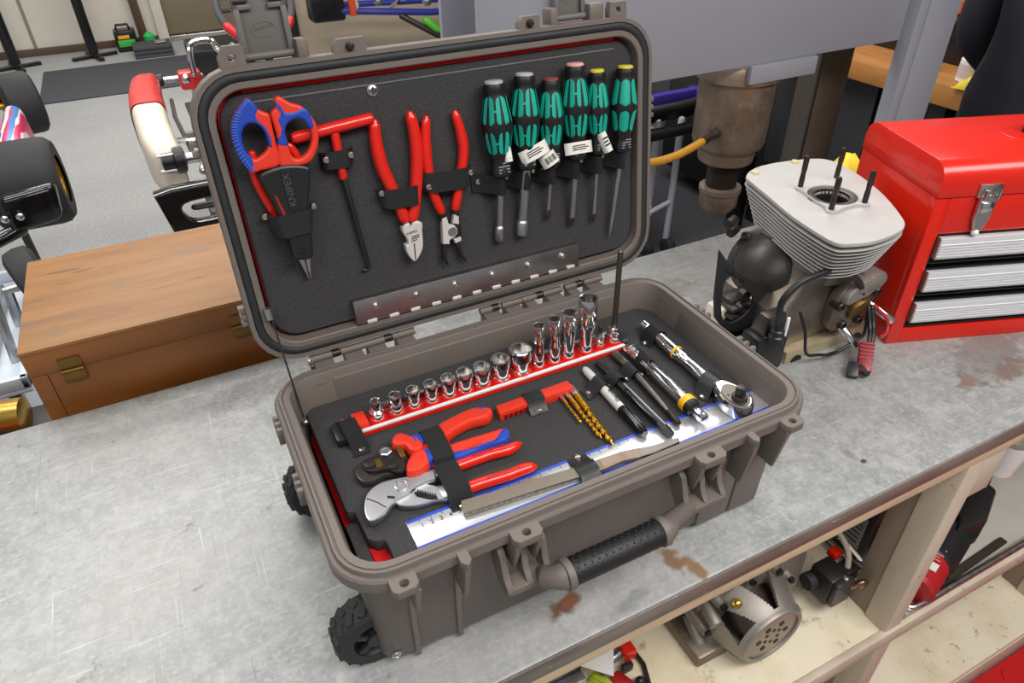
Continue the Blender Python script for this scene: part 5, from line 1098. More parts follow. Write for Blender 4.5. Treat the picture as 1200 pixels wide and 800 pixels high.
MB().lathe([(.010, -.003), (.0115, -.002), (.0115, .003), (.0095, .004), (.0065, .004), (.0065, -.003)], (.853, .147, .012), (.75, -.25, .6), 20).build('rubber_grommet', M_rubber, EN)
MB().box(-.026, -.004, 0, .0, .012, .016, cm @ Matrix.Translation((-.012, .012, -.008))).build('connector_shell', M_black, cn, .002)
# ------------------------------------------------------------------ wooden box behind the bench
WX0, WX1, WY0, WY1, WT = -.3035, .16, .662, .968, .1008
t = thing('wooden_box', 'hinged wooden box with brass hinges behind the bench', 'box', (-.07, .81, FZ))
MB().box(WX0 - .001, WY0 - .001, .1005, WX1 + .001, WY1 + .001, WT + .006).build('lid_board', M_box, t, .0015)
MB().box(WX0, WY0, .062, WX1, WY0 + .012, .1003).build('lid_side', M_boxf, t, .0008)
MB().box(WX0, WY0 + .012, .062, WX0 + .012, WY1, .1003).build('lid_side', M_boxf, t, .0008)
MB().box(WX0, WY0 + .0005, -.16, WX0 + .022, WY0 + .013, .0612).build('corner_board', M_boxf, t, .0008)
MB().box(WX0 + .0225, WY0 + .002, -.16, WX1, WY0 + .013, .0612).build('front_board', M_boxf, t, .0008)
MB().box(WX0, WY0 + .013, -.16, WX1, WY1, .0610).build('box_body', M_boxf, t, .001)
for x0 in (-.262, -.015):
    hg = MB().box(x0, WY0 - .003, .064, x0 + .030, WY0 + .001, .082).build('hinge', M_brass, t, .0004)
    MB().box(x0, WY0 - .003, .040, x0 + .030, WY0 + .001, .058).build('hinge_leaf', M_brass, hg, .0004)
    MB().cyl((x0, WY0 - .004, .061), (x0 + .030, WY0 - .004, .061), .003, n=10).build('hinge_pin', M_brass, hg)
    for dx in (.006, .024): MB().sphere((x0 + dx, WY0 - .003, .074), .0022, 8, .5, (0, 1, 0)).build('hinge_screw', M_brass, hg)
t2 = thing('storage_rack', 'dark steel rack carrying the wooden box behind the bench', 'rack', (-.07, .81, FZ))
MB().box(-.35, .65, -.19, .22, 1.0, -.161).build('rack_shelf', M_dkiron, t2, .002)
for x in (-.335, .205):
    for y in (.665, .985): MB().box(x - .015, y - .015, FZ, x + .015, y + .015, -.19).build('leg', M_dkiron, t2, .002)
# ------------------------------------------------------------------ under the bench: second engine
SZ = -.49
E2 = thing('clutch_engine', 'grey water-cooled engine with spoked clutch cover on the bench shelf', 'engine', (.66, .15, SZ))
C2 = Vector((.668, .028, -.418)); yv = Vector((0, 1, 0))
MB().lathe([(.0545, .006), (.055, .0), (.063, .0), (.065, .003), (.065, .010), (.055, .011), (.0545, .006)], C2, yv, 40, False, False).build('clutch_ring', M_alu, E2)
dk = MB().lathe([(.054, .003), (.054, .010), (.0002, .010)], C2, yv, 36).build('clutch_disc', mat('clutch_steel', (150, 140, 134), .35, .9, .1, 40), E2)
for i in range(6):
    th = 2 * math.pi * i / 6; c = C2 + Vector((math.cos(th), 0, math.sin(th))) * .030
    MB().cyl(c + yv * .0095, c + yv * .0022, .0058, n=10).build('disc_bolt', M_ink, dk)
    c2 = C2 + Vector((math.cos(th + .5), 0, math.sin(th + .5))) * .016
    MB().cyl(c2 + yv * .0095, c2 + yv * .0024, .0038, n=8).build('disc_slot', M_ink, dk)
cg = MB(); NT, NY = 216, 30
def cpr(u): return (.064 + .028 * u ** .75, .004 + .080 * u)
vs = [C2 + Vector((cpr(j / NY)[0] * math.cos(2 * math.pi * i / NT), cpr(j / NY)[1], cpr(j / NY)[0] * math.sin(2 * math.pi * i / NT))) for j in range(NY + 1) for i in range(NT)]
fs = []
for j in range(NY):
    for i in range(NT):
        q = (i % 36) - 17.5; w_ = 14 - (j - 3) * .58 if (i // 36) % 2 == 0 else 3 + (j - 3) * .50
        if 3 <= j <= 23 and abs(q) < w_: continue
        fs.append((j * NT + i, j * NT + (i + 1) % NT, (j + 1) * NT + (i + 1) % NT, (j + 1) * NT + i))
cg.add(vs, fs).build('clutch_cover', M_alu, E2, solid=.006, smooth=40)
MB().lathe([(.052, .012), (.058, .05), (.060, .075)], C2, yv, 30).build('clutch_drum', M_dsteel, E2)
MB().lathe([(.070, .066), (.090, .070), (.092, .085), (.090, .090), (.094, .094), (.094, .125), (.088, .13), (.090, .135), (.084, .20), (.06, .24)], C2, yv, 40).build('crankcase', M_alu, E2)
for i in range(9):
    th = 2 * math.pi * i / 9 + .35; c = C2 + Vector((math.cos(th), 0, math.sin(th))) * .094
    if c.z < SZ + .02: continue
    b_ = MB().lathe([(.0115, .17), (.0115, .082), (.0105, .078), (.0105, .070), (.0095, .068), (.009, .060), (.0002, .060)], c, yv, 16).build('bolt_boss', M_alu, E2)
    MB().lathe([(.0062, .060), (.0062, .053), (.004, .053), (.0035, .057), (.0002, .057)], c, yv, 12).build('boss_bolt', M_dkiron, b_)
MB().cyl((.580, .14, -.44), (.574, .095, -.468), .013, n=18).build('exhaust_stub', M_alu, E2, .002)
MB().cyl((.585, .12, -.375), (.578, .075, -.385), .012, n=18).build('water_outlet', M_alu, E2, .002)
MB().lathe([(.008, 0), (.009, .004), (.009, .010), (.005, .012), (.004, .018), (.0002, .019)], (.608, .075, -.342), (-.2, -.5, .8), 6).build('brass_plug', mat('bright_brass', (196, 160, 80), .3, .9), E2)
MB().box(.55, .07, SZ, .78, .22, SZ + .03).build('engine_mount', M_alud, E2, .006)
# cylinder head continuing towards the back right
MB().rings([[Vector((x, y, z)) for x, z in rrect(x0, z0, x1, z1, .02, 4)] for x0, z0, x1, z1, y in ((.66, -.47, .80, -.34, .10), (.67, -.47, .79, -.34, .18), (.68, -.46, .775, -.35, .26))]).build('cylinder', M_alu, E2)
cb = MB().box(.815, .045, -.455, .860, .095, -.385).build('carburettor', M_black, E2, .006)
plate('carb_cover', [rrect(.818, -.452, .866, -.388, .010)], 0, .010, mat('carb_grey', (58, 58, 60), .35, .3), cb, .002, fr((0, .046, 0), (1, 0, 0), (0, 0, 1)))
MB().cyl((.848, .040, -.392), (.848, .052, -.392), .0065, n=12).build('carb_screw', M_satin, cb, .001)
MB().box(.862, .05, -.425, .895, .08, -.395).build('carb_lever', M_black, cb, .004)
MB().lathe([(.016, 0), (.016, .03), (.02, .032), (.02, .05)], (.80, .085, -.42), (1, -.1, 0), 18).build('inlet_rubber', M_rubber, E2)
MB().box(.865, .085, -.40, .885, .105, -.385).build('red_clip', M_tred, E2, .002)
MB().tube(cat_rom([(.860, .050, -.435), (.868, .036, -.412), (.878, .030, -.402), (.886, .030, -.410), (.888, .034, -.425)], 5, False), .006, 12).build('pulse_pipe', mat('copper_pipe', (150, 120, 100), .25, .9), E2)
MB().tube(cat_rom([(.800, .130, -.34), (.845, .115, -.355), (.880, .105, -.36), (.895, .085, -.38)], 5, False), .0045, 10).build('throttle_cable', M_wire, E2)
MB().tube(cat_rom([(.815, .16, -.36), (.850, .15, -.34), (.880, .12, -.345), (.884, .08, -.37), (.874, .062, -.40)], 6, False), .0055, 10).build('fuel_hose', mat('clear_hose', (176, 168, 150), .25, 0, .06), E2)
MB().tube(cat_rom([(.82, .14, -.37), (.855, .125, -.352), (.884, .10, -.36), (.889, .055, -.372)], 6, False), .0045, 8, .3).build('zip_strap', M_kwhite, E2)
# black case with label behind the divider
t = thing('labelled_jug', 'black plastic jug with grey printed label behind the bench divider', 'jug', (1.0, .13, SZ))
MB().rings([[Vector((x, y, z)) for x, y in rrect(x0, .088, 1.06, .175, .012, 4)] for x0, z in ((.958, SZ + .005), (.955, SZ + .02), (.955, -.33), (.975, -.29), (.99, -.27))]).build('jug_body', M_black, t)
lb = MB().box(.9535, .100, -.435, .9555, .160, -.352).build('paper_label', M_lbl, t, smooth=0)
for i in range(6): MB().box(.9528, .106, -.362 - i * .012, .9537, .154 - (i % 3) * .008, -.359 - i * .012).build('print_line', M_dkiron, lb, smooth=0)
MB().cyl((1.01, .13, -.275), (1.01, .13, -.245), .018, n=16).build('cap', M_tred, t, .002)
MB().tube([(1.045, .13, -.30), (1.05, .13, -.25), (1.03, .13, -.24)], .010, 10).build('jug_handle', M_black, t)
MB().box(.948, .150, -.362, .956, .170, -.345).build('red_catch', M_tred, t, .002)
# ------------------------------------------------------------------ right compartment: drip tray with extinguisher
t = thing('drip_tray', 'steel drip tray with rolled rim on the shelf', 'tray', (1.25, .2, SZ))
MB().box(.945, -.028, SZ, 1.565, .52, SZ + .004).build('tray_floor', mat('dull_galvanised', (176, 172, 164), .5, .1, .15, 14), t, .001)
MB().tube(cat_rom([(.955, .50, SZ + .022), (.955, .02, SZ + .022), (.962, -.018, SZ + .022), (.99, -.028, SZ + .022), (1.10, -.028, SZ + .022), (1.56, -.028, SZ + .022)], 4, False), .0065, 12).build('rolled_rim', M_steel, t)
MB().box(.948, -.030, SZ + .002, 1.565, -.026, SZ + .02).build('tray_wall', MATS['dull_galvanised'], t, smooth=0)
MB().box(.945, .40, SZ, 1.565, .52, SZ + .045).build('tray_step', M_panel, t, .003)
MB().box(1.19, -.034, SZ - .012, 1.27, -.028, SZ + .004).build('green_tape', mat('green_tape', (150, 190, 40), .5), t, .001)
X = thing('fire_extinguisher', 'red fire extinguisher lying on its side behind the divider', 'fire extinguisher', (1.08, .0, SZ))
p0 = Vector((.985, -.005, -.447)); p1 = Vector((1.20, .062, -.445)); axx = (p1 - p0).normalized()
cyx = MB().lathe([(.002, 0), (.030, .002), (.036, .010), (.036, .13), (.030, .155), (.016, .168), (.016, .18)], p0, axx, 28).build('cylinder', mat('extinguisher_red', (170, 30, 34), .35), X)
Ml = fr(p0 + axx * .05 + Vector((0, 0, .0364)), -axx.cross(Vector((0, 0, 1))), axx)
MB().box(-.018, -.02, -.002, .006, .0, .0006, Ml).build('label_panel', M_tag, cyx, smooth=0)
for i in range(6): MB().box(-.016 + (i % 2) * .004, .008 + i * .008, -.002, .016, .011 + i * .008, .0006, Ml).build('print_line', mat('label_pink', (214, 130, 130), .5), cyx, smooth=0)
MB().lathe([(.037, .078), (.041, .082), (.041, .175), (.037, .18)], p0, axx, 24).build('bracket_ring', M_black, X)
vb = MB().box(0, -.020, -.020, .055, .020, .022, fr(p0 + axx * .17, axx, (0, 0, 1))).build('valve_body', M_black, X, .006)
MB().hexa([Vector(p) for p in ((1.13, .03, -.47), (1.20, .015, -.47), (1.30, .060, -.47), (1.30, .11, -.47))], [Vector(p) for p in ((1.13, .03, -.395), (1.20, .015, -.395), (1.30, .060, -.40), (1.30, .11, -.40))]).build('squeeze_lever', M_black, X, .008)
MB().box(0, -.012, 0, .05, .012, .012, fr((1.29, .085, -.42), (.8, .35, .1), (-.3, .8, 0))).build('lever_tip', M_black, X, .003)
MB().hexa([Vector(p) for p in ((1.33, .10, -.43), (1.345, .095, -.43), (1.345, .112, -.43), (1.33, .115, -.43))], [Vector(p) for p in ((1.352, .115, -.385), (1.358, .113, -.385), (1.358, .120, -.385), (1.352, .121, -.385))]).build('safety_tab', M_tred, X, .001)
o = plate('flat_bar', [rrect(0, 0, .285, .016, .003) , circ(.278, .008, .003, 10)], 0, .004, M_dsteel, None, .0004, fr((.995, -.022, SZ + .006), (.998, .05, .0), (-.05, .998, 0)))
tag(o, 'flat dark steel bar with a hole lying in the drip tray', 'steel bar')
o = MB().lathe([(.026, 0), (.029, .03), (.032, .075), (.036, .078), (.036, .073), (.030, .03), (.026, .004), (.0002, .004)], (1.185, .04, -.265), (0, 0, 1), 28).build('plastic_beaker', M_white, None)
tag(o, 'white plastic beaker hanging under the right end of the bench', 'beaker')
MB().box(1.21, .034, -.23, 1.575, .046, -.215).build('beaker_rail', M_stile, bench, .002)
o = MB().box(1.35, .20, SZ + .0045, 1.54, .38, -.33).build('yellow_crate', mat('yellow_plastic', (222, 178, 20), .45), None, .01)
tag(o, 'yellow plastic crate at the far right of the shelf', 'crate')
# ------------------------------------------------------------------ clutter at the left end of the shelf
o = MB().hexa([Vector(p) for p in ((.352, .160, -.455), (.425, .150, -.440), (.398, .108, -.448))], [Vector(p) for p in ((.352, .160, -.453), (.425, .150, -.438), (.398, .108, -.446))]).build('paper_sheet', M_white, None, smooth=0)
tag(o, 'white folded paper corner sticking out under the bench edge', 'paper')
t = thing('red_clamp', 'red painted clamp with grey screw under the bench edge', 'clamp', (.445, .14, SZ))
MB().box(.438, .128, -.475, .462, .165, -.448).build('clamp_body', M_tred, t, .005)
MB().cyl((.436, .145, -.462), (.405, .140, -.462), .008, n=12).build('clamp_screw', M_satin, t, .001)
MB().box(.428, .120, SZ, .450, .130, -.470).build('clamp_foot', M_black, t, .002)
t = thing('red_torch', 'dark red torch lying at the shelf front', 'torch', (.41, .10, SZ))
MB().cyl((.405, .118, -.474), (.422, .080, -.474), .0155, n=16).build('barrel', mat('torch_red', (160, 22, 26), .4), t, .003)
MB().cyl((.4225, .079, -.474), (.431, .060, -.474), .018, n=16).build('head', M_black, t, .003)
t = thing('ratchet_strap', 'lime green strap folded beside the red torch', 'strap', (.38, .12, SZ))
for i in range(3): MB().tube([(.372 + i * .004, .135, SZ + .006 + i * .006), (.384 + i * .004, .11, SZ + .012 + i * .006), (.378 + i * .006, .085, SZ + .006 + i * .006)], .006, 8, .4).build('strap_fold', mat('lime_webbing', (170, 184, 40), .6), t)
MB().box(.392, .11, SZ, .404, .14, SZ + .02).build('buckle', M_satin, t, .002)
t = thing('steel_channel', 'grey metal channel leaning under the bench edge', 'channel', (.32, .15, SZ))
MB().box(.27, .13, SZ + .0, .36, .15, SZ + .03).build('flange', M_satin, t, .002)
MB().box(.27, .15, SZ, .36, .155, SZ + .05).build('web', M_dkiron, t, .001)
t = thing('allen_key', 'black angled key lying on the shelf beside the red clamp', 'key', (.46, .12, SZ))
MB().tube([(.458, .085, SZ + .005), (.470, .118, SZ + .006), (.4685, .150, SZ + .006)], .0045, 8).build('rod', M_dkiron, t)
MB().sphere((.446, .094, SZ + .009), .009, 12).build('knob', M_black, t)
# ------------------------------------------------------------------ hydraulic press behind the bench
PR = thing('hydraulic_press', 'grey hydraulic press with stained ram behind the bench', 'press', (1.35, .95, FZ))
MB().box(.55, .90, .255, 1.95, .915, .62).build('beam_plate', M_press, PR, .002)
MB().box(.55, 1.085, .255, 1.95, 1.10, .62).build('beam_plate', M_press, PR, .002)
MB().box(.70, .86, FZ, .82, .90, .62).build('post', M_press, PR, .003)
MB().box(1.775, .86, FZ, 1.895, .90, .62).build('post', M_press, PR, .003)
MB().box(1.745, .865, FZ, 1.775, .905, .62).build('post_flange', M_press, PR, .003)
MB().box(1.70, 1.10, FZ, 1.84, 1.14, .5).build('rear_post', mat('brown_column', (122, 106, 90), .45, .5, .25, 8), PR, .003)
MB().box(1.685, 1.08, FZ, 1.70, 1.15, .5).build('rear_flange', M_dsteel, PR, .003)
MB().box(.70, 1.10, FZ, .84, 1.14, .5).build('rear_post', M_rustst, PR, .003)
MB().box(1.238, .885, .214, 1.448, .90, .256).build('gusset_plate', M_press, PR, .002)
MB().lathe([(.105, 0), (.105, .03), (.1, .04)], (1.30, .99, .205), (0, 0, 1), 32).build('ram_flange', M_rustst, PR)
cyx = MB().lathe([(.095, .215), (.094, .045), (.088, .030), (.076, .020), (.072, -.010), (.068, -.014)], (1.30, .99, 0), (0, 0, 1), 36).build('ram_cylinder', M_rustst, PR)
MB().lathe([(.042, 0), (.042, -.08)], (1.30, .99, -.010), (0, 0, 1), 28).build('ram_piston', M_dkiron, PR)
MB().lathe([(.044, 0), (.057, -.004), (.057, -.016), (.053, -.020), (.052, -.055), (.042, -.070), (.0002, -.070)], (1.30, .99, -.085), (0, 0, 1), 28).build('ram_foot', M_rustst, PR)
MB().lathe([(.013, 0), (.013, .012), (.009, .013), (.009, .05), (.011, .052), (.011, .07)], (1.215, .945, .085), (-.9, -.35, -.02), 12).build('hose_fitting', M_dsteel, PR)
MB().tube(cat_rom([(1.155, .922, .083), (1.05, .90, .070), (.95, .895, .075), (.80, .90, .12), (.72, .90, .25)], 5, False), .010, 12).build('hydraulic_hose', M_hose, PR)
MB().box(.70, .86, -.55, 1.90, .90, -.45).build('bed_beam', M_press, PR, .003)
MB().box(.70, 1.10, -.55, 1.90, 1.14, -.45).build('bed_beam', M_press, PR, .003)
for x in (.76, 1.82): MB().box(x - .06, .70, FZ, x + .06, 1.30, FZ + .06).build('foot', M_press, PR, .003)
# yellow rag
def rag(name, c, sx, sy, h, m, label, seed):
    random.seed(seed); n = 12; mb = MB(); g = []
    for i in range(n):
        row = []
        for j in range(n):
            u = i / (n - 1) * 2 - 1; v = j / (n - 1) * 2 - 1; d = max(abs(u), abs(v))
            z = h * (1 - d ** 3.5) + h * .16 * math.sin(5 * u + seed) * math.cos(4 * v) * (1 - d * .6)
            row.append(Vector((c[0] + u * sx * (1 + .12 * math.sin(3 * v + seed)), c[1] + v * sy * (1 + .15 * math.sin(4 * u)), c[2] + max(.001, z) + .003)))
        g.append(row)
    vs = [p for r in g for p in r] + [p - Vector((0, 0, .003)) for r in g for p in r]
    fs = []
    for i in range(n - 1):
        for j in range(n - 1):
            a = i * n + j; fs.append((a, a + n, a + n + 1, a + 1)); b = a + n * n; fs.append((b, b + 1, b + n + 1, b + n))
    for i in range(n - 1):
        for a, b in ((i, i + 1), ((n - 1) * n + i, (n - 1) * n + i + 1), (i * n, (i + 1) * n), (i * n + n - 1, (i + 1) * n + n - 1)): fs.append((a, b, b + n * n, a + n * n))
    return tag(mb.add(vs, fs).build(name, m, None, smooth=70), label, 'rag')
rag('yellow_rag', (1.225, .545, 0), .10, .06, .15, M_yrag, 'yellow rag heaped on the bench behind the red chest', 3)
# ------------------------------------------------------------------ far right bench with supplies
t = thing('wall_bench', 'oak topped black bench along the right wall', 'workbench', (2.6, 1.6, FZ))
MB().box(2.36, .3, -.07, 3.0, 2.1, 0).build('bench_top', M_oak, t, .004)
MB().box(2.55, .32, FZ, 2.98, 2.08, -.07).build('cabinet_body', M_cabblk, t, .004)
for y in (.4, 1.15, 2.03): MB().box(2.40, y - .03, FZ, 2.46, y + .03, -.07).build('leg', M_cabblk, t, .003)
for k in range(3): MB().box(2.535, .36 + k * .57, -.60, 2.55, .88 + k * .57, -.12).build('cabinet_door', mat('door_grey', (60, 62, 66), .4), t, .004)
t = thing('parts_box', 'low black parts box at the back of the oak bench', 'parts box', (2.8, 1.2, 0))
MB().box(2.60, .75, 0, 2.95, 1.95, .13).build('box_body', M_cabblk, t, .005)
MB().box(2.58, .74, .13, 2.96, 1.96, .145).build('box_lid', M_cabblk, t, .003)
def bottle(x, y, z, h, r, m, capm, label):
    t = thing('spray_bottle', label, 'bottle', (x, y, z))
    MB().lathe([(r * .9, 0), (r, .004), (r, h * .55), (r * .45, h * .72), (r * .36, h * .8)], (x, y, z), (0, 0, 1), 18).build('body', m, t)
    MB().lathe([(r * .42, h * .78), (r * .42, h * .9), (r * .25, h)], (x, y, z), (0, 0, 1), 14).build('cap', capm, t)
    MB().lathe([(r * 1.01, h * .12), (r * 1.01, h * .45)], (x, y, z), (0, 0, 1), 18, False, False).build('sticker', mat('bottle_sticker', (200, 190, 196), .5), t)
bottle(2.455, 1.12, 0, .13, .036, M_white, M_white, 'white squeeze bottle at the front of the oak bench')
bottle(2.53, 1.16, 0, .22, .032, mat('pale_bottle', (210, 214, 224), .4), mat('blue_cap', (60, 90, 170), .4), 'tall pale bottle with blue top on the oak bench')
o = MB().lathe([(.025, 0), (.032, .008), (.032, .05), (.02, .06)], (2.47, 1.30, 0), (0, 0, 1), 16).build('red_can', mat('can_red', (190, 30, 40), .35), None); tag(o, 'small red can on the oak bench beside the grey post', 'can')
rag('yellow_rag', (2.40, 1.02, 0), .05, .07, .05, M_yrag, 'small yellow rag hanging on the oak bench edge by the person', 5)
t = thing('tool_rack', 'dark pegboard rack with hanging tools on the right wall', 'tool rack', (2.98, 1.5, .2))
MB().box(2.97, .5, .13, 3.0, 2.2, .75).build('rack_board', M_dkwall, t, .003)
for i in range(16):
    y = .62 + i * .095; h = .10 + .05 * ((i * 7) % 3)
    MB().box(2.945, y, .40 - h, 2.972, y + .022, .42).build('hanging_tool', M_cabblk if i % 4 else mat('orange_grip', (236, 120, 24), .4), t, .004)
for i in range(7):
    o = MB().lathe([(.028, 0), (.036, .008), (.034, .05), (.024, .055)], (2.70 + .03 * (i % 2), .86 + i * .13, .145), (0, 0, 1), 14).build('small_pot', [mat('pot_orange', (226, 104, 30), .5), mat('pot_violet', (96, 70, 110), .5), M_kred, mat('pot_grey', (110, 110, 116), .5)][i % 4], None)
    tag(o, ['orange', 'violet', 'red', 'grey', 'orange', 'violet', 'red'][i] + ' paint pot on the parts box, ' + ['first', 'second', 'third', 'fourth', 'fifth', 'sixth', 'seventh'][i] + ' from the person', 'pot', 'paint pots on the parts box')
# ------------------------------------------------------------------ black tool cabinet and purple kart behind the press
t = thing('rolling_cabinet', 'black rolling tool cabinet with silver handles behind the press', 'cabinet', (2.74, 2.5, FZ))
MB().box(2.50, 2.25, FZ + .10, 2.98, 2.75, -.06).build('body', M_cabblk, t, .006)
for k in range(4):
    dw = MB().box(2.515, 2.235, FZ + .13 + k * .185, 2.965, 2.255, FZ + .30 + k * .185).build('drawer', M_cabblk, t, .004)
    MB().tube([(2.56, 2.222, FZ + .275 + k * .185), (2.92, 2.222, FZ + .275 + k * .185)], .010, 10).build('handle', M_satin, dw)
for x in (2.56, 2.88): MB().cyl((x, 2.28, FZ + .05), (x + .04, 2.28, FZ + .05), .05, n=16).build('castor', M_rubber, t, .006)
t = thing('purple_kart', 'kart with purple bodywork on a folding stand behind the press', 'kart', (2.1, 2.1, FZ))
MB().tube(cat_rom([(1.35, 2.02, -.33), (1.75, 1.93, -.32), (2.02, 1.93, -.31), (2.07, 2.05, -.30)], 5, False), .026, 12).build('bumper', M_black, t)
MB().tube(cat_rom([(1.35, 2.02, -.23), (1.75, 1.93, -.22), (2.02, 1.93, -.21), (2.07, 2.05, -.20)], 5, False), .022, 12).build('bumper', M_black, t)
MB().box(1.5, 1.96, -.23, 2.08, 2.0, -.17).build('nose_cone', M_purple, t, .01)
nb = MB().box(1.99, 1.90, -.30, 2.13, 1.94, -.15).build('number_panel', M_purple, t, .008)
text('panel_text', 'L', .13, fr((2.06, 1.897, -.225), (1, 0, 0), (0, 0, 1)), M_white, nb)
MB().box(2.06, 1.90, -.42, 2.16, 1.95, -.38).build('red_tab', M_tred, t, .006)
MB().box(1.2, 2.0, -.30, 2.05, 3.2, -.27).build('floor_tray', M_dkiron, t, .004)
for x, y in ((1.50, 2.05), (1.86, 2.0), (1.97, 1.98), (1.4, 2.7)):
    MB().tube([(x, y, -.30), (x + .01, y + .02, FZ + .07)], .016, 10).build('stand_leg', M_cartw, t)
    MB().cyl((x - .01, y, FZ + .04), (x + .03, y, FZ + .04), .04, n=14).build('castor', M_rubber, t, .004)
MB().tube([(1.50, 2.05, -.72), (1.86, 2.0, -.72), (1.975, 1.99, -.68)], .012, 10).build('stand_brace', M_cartw, t)
# ------------------------------------------------------------------ person in dark clothing by the oak bench
t = thing('person', 'person in a dark jacket standing beside the oak bench', 'person', (2.14, .72, FZ))
J = [(0, 0, .98), (.0, .0, 1.14), (.0, .0, 1.32), (.01, 0, 1.46), (.03, 0, 1.56), (.05, 0, 1.66), (.05, 0, 1.76),
     (0, .10, .93), (.02, .11, .52), (-.01, .12, .08), (.14, .13, .03), (0, -.10, .93), (.03, -.11, .52), (-.02, -.12, .08), (.13, -.13, .03),
     (.0, .20, 1.44), (.03, .25, 1.16), (.22, .24, 1.02), (.0, -.20, 1.44), (.03, -.26, 1.16), (.22, -.24, 1.04)]
RD = [.165, .155, .17, .13, .062, .095, .085, .105, .078, .055, .05, .105, .078, .055, .05, .075, .062, .045, .075, .062, .045]
ED = [(0, 1), (1, 2), (2, 3), (3, 4), (4, 5), (5, 6), (0, 7), (7, 8), (8, 9), (9, 10), (0, 11), (11, 12), (12, 13), (13, 14), (3, 15), (15, 16), (16, 17), (3, 18), (18, 19), (19, 20)]
me = bpy.data.meshes.new('body'); me.from_pydata(J, ED, [])
ob = bpy.data.objects.new('body', me); COL.objects.link(ob)
sk = ob.modifiers.new('skin', 'SKIN'); sb = ob.modifiers.new('sub', 'SUBSURF'); sb.levels = 2; sb.render_levels = 2
for i, v in enumerate(me.skin_vertices[0].data): v.radius = (RD[i], RD[i]); v.use_root = (i == 0)
bpy.context.view_layer.update(); dg = bpy.context.evaluated_depsgraph_get()
me2 = bpy.data.meshes.new_from_object(ob.evaluated_get(dg)); bpy.data.objects.remove(ob)
for p in me2.polygons: p.use_smooth = True
me2.materials.append(M_cloth); bodyo = bpy.data.objects.new('body', me2); COL.objects.link(bodyo); bodyo.parent = t
ORG[t] = Vector((0, 0, 0))
M_skin = mat('skin', (190, 140, 115), .5); M_hair = mat('dark_hair', (36, 28, 24), .6)
hd3 = MB().lathe([(.002, 0), (.05, .012), (.072, .05), (.086, .11), (.088, .16), (.072, .205), (.035, .228), (.002, .232)], (.055, 0, 1.60), (0, 0, 1), 20).build('head', M_skin, t)
MB().lathe([(.090, 0), (.094, .04), (.080, .09), (.04, .115), (.002, .12)], (.045, 0, 1.725), (0, 0, 1), 20).build('hair', M_hair, hd3)
MB().lathe([(.010, 0), (.016, .01), (.006, .03)], (.135, 0, 1.70), (.5, 0, -.6), 8).build('nose', M_skin, hd3)
for s in (-1, 1):
    MB().sphere((.133, s * .032, 1.725), .011, 8).build('eye', M_white, hd3)
    MB().sphere((.055, s * .088, 1.715), .024, 8, .5, (0, 1, 0)).build('ear', M_skin, hd3)
    hnd = MB().rings([[Vector((x, s * .24 + y, z)) for y, z in ((-.035 * k, 1.03 - .012), (.035 * k, 1.03 - .012), (.035 * k, 1.03 + .012), (-.035 * k, 1.03 + .012))] for x, k in ((.22, .8), (.26, 1.1), (.30, 1.15), (.315, 1.0))]).build('hand', M_skin, t, .006)
    for f in range(4):
        y = s * .24 + (-.028 + f * .0187); l = (.06, .072, .068, .052)[f]
        MB().tube([(.31, y, 1.03), (.31 + l * .6, y, 1.024), (.31 + l, y, 1.0)], .0088, 8).build('finger', M_skin, hnd)
    MB().tube([(.25, s * .24 - s * .04, 1.03), (.285, s * .24 - s * .068, 1.024), (.31, s * .24 - s * .072, 1.01)], .010, 8).build('thumb', M_skin, hnd)
MB().tube([(.136, -.022, 1.655), (.142, 0, 1.652), (.136, .022, 1.655)], .005, 6).build('mouth', mat('lips', (150, 90, 80), .5), hd3)
# ------------------------------------------------------------------ karts on the left
def tyre(name, c, r, w, parent, axis=(1, 0, 0)):
    t = MB().lathe([(r * .55, -w / 2), (r * .86, -w / 2), (r * .97, -w * .42), (r, -w * .3), (r, w * .3), (r * .97, w * .42), (r * .86, w / 2), (r * .55, w / 2)], c, axis, 36, False, False).build('tyre', M_rubber, parent)
    rim = MB().lathe([(r * .56, -w * .46), (r * .56, w * .46), (r * .48, w * .44), (r * .44, w * .2), (r * .16, w * .18), (r * .14, w * .4), (.0005, w * .4)], c, axis, 28, False, True).build('wheel_rim', M_goldcast, t)
    for i in range(6):
        th = math.pi * i / 3; a = Vector(c) + Vector((w * .2, r * .42 * math.cos(th), r * .42 * math.sin(th)))
        MB().cyl(a, Vector(c) + Vector((w * .26, r * .14 * math.cos(th), r * .14 * math.sin(th))), .009, n=8).build('rim_spoke', M_goldcast, rim)
    return t
K1 = thing('race_kart', 'kart with gold wheels and pink blue side pod at the left edge', 'kart', (-1.0, 2.7, FZ))
tyre('tyre', (-.475, 2.28, -.205), .142, .21, K1)
tyre('tyre', (-.56, 3.42, -.235), .132, .135, K1, (1, .26, 0))
MB().hexa([Vector(p) for p in ((-.60, 2.52, -.30), (-.47, 2.50, -.30), (-.50, 3.02, -.30), (-.60, 3.05, -.30))], [Vector(p) for p in ((-.56, 2.52, -.13), (-.475, 2.52, -.135), (-.505, 2.98, -.125), (-.56, 3.0, -.12))]).build('side_pod', layered('pod_print', (226, 220, 224), [((206, 34, 90), 'wave', (9, 2.2, 5), .35, .5, 1.0), ((56, 120, 190), 'wave', (7, 1.8, 4), .62, .72, 1.0)], .3), K1, .03, 60, 3)
MB().tube([(-1.6, 2.28, -.205), (-.58, 2.28, -.205)], .020, 12).build('axle', M_steel, K1)
MB().tube([(-1.3, 3.42, -.24), (-.63, 3.43, -.238)], .014, 10).build('stub_axle', M_goldcast, K1)
MB().tube([(-1.5, 2.1, -.30), (-.72, 2.3, -.30), (-.72, 3.2, -.30), (-.8, 3.6, -.30)], .016, 10).build('chassis_rail', M_steel, K1)
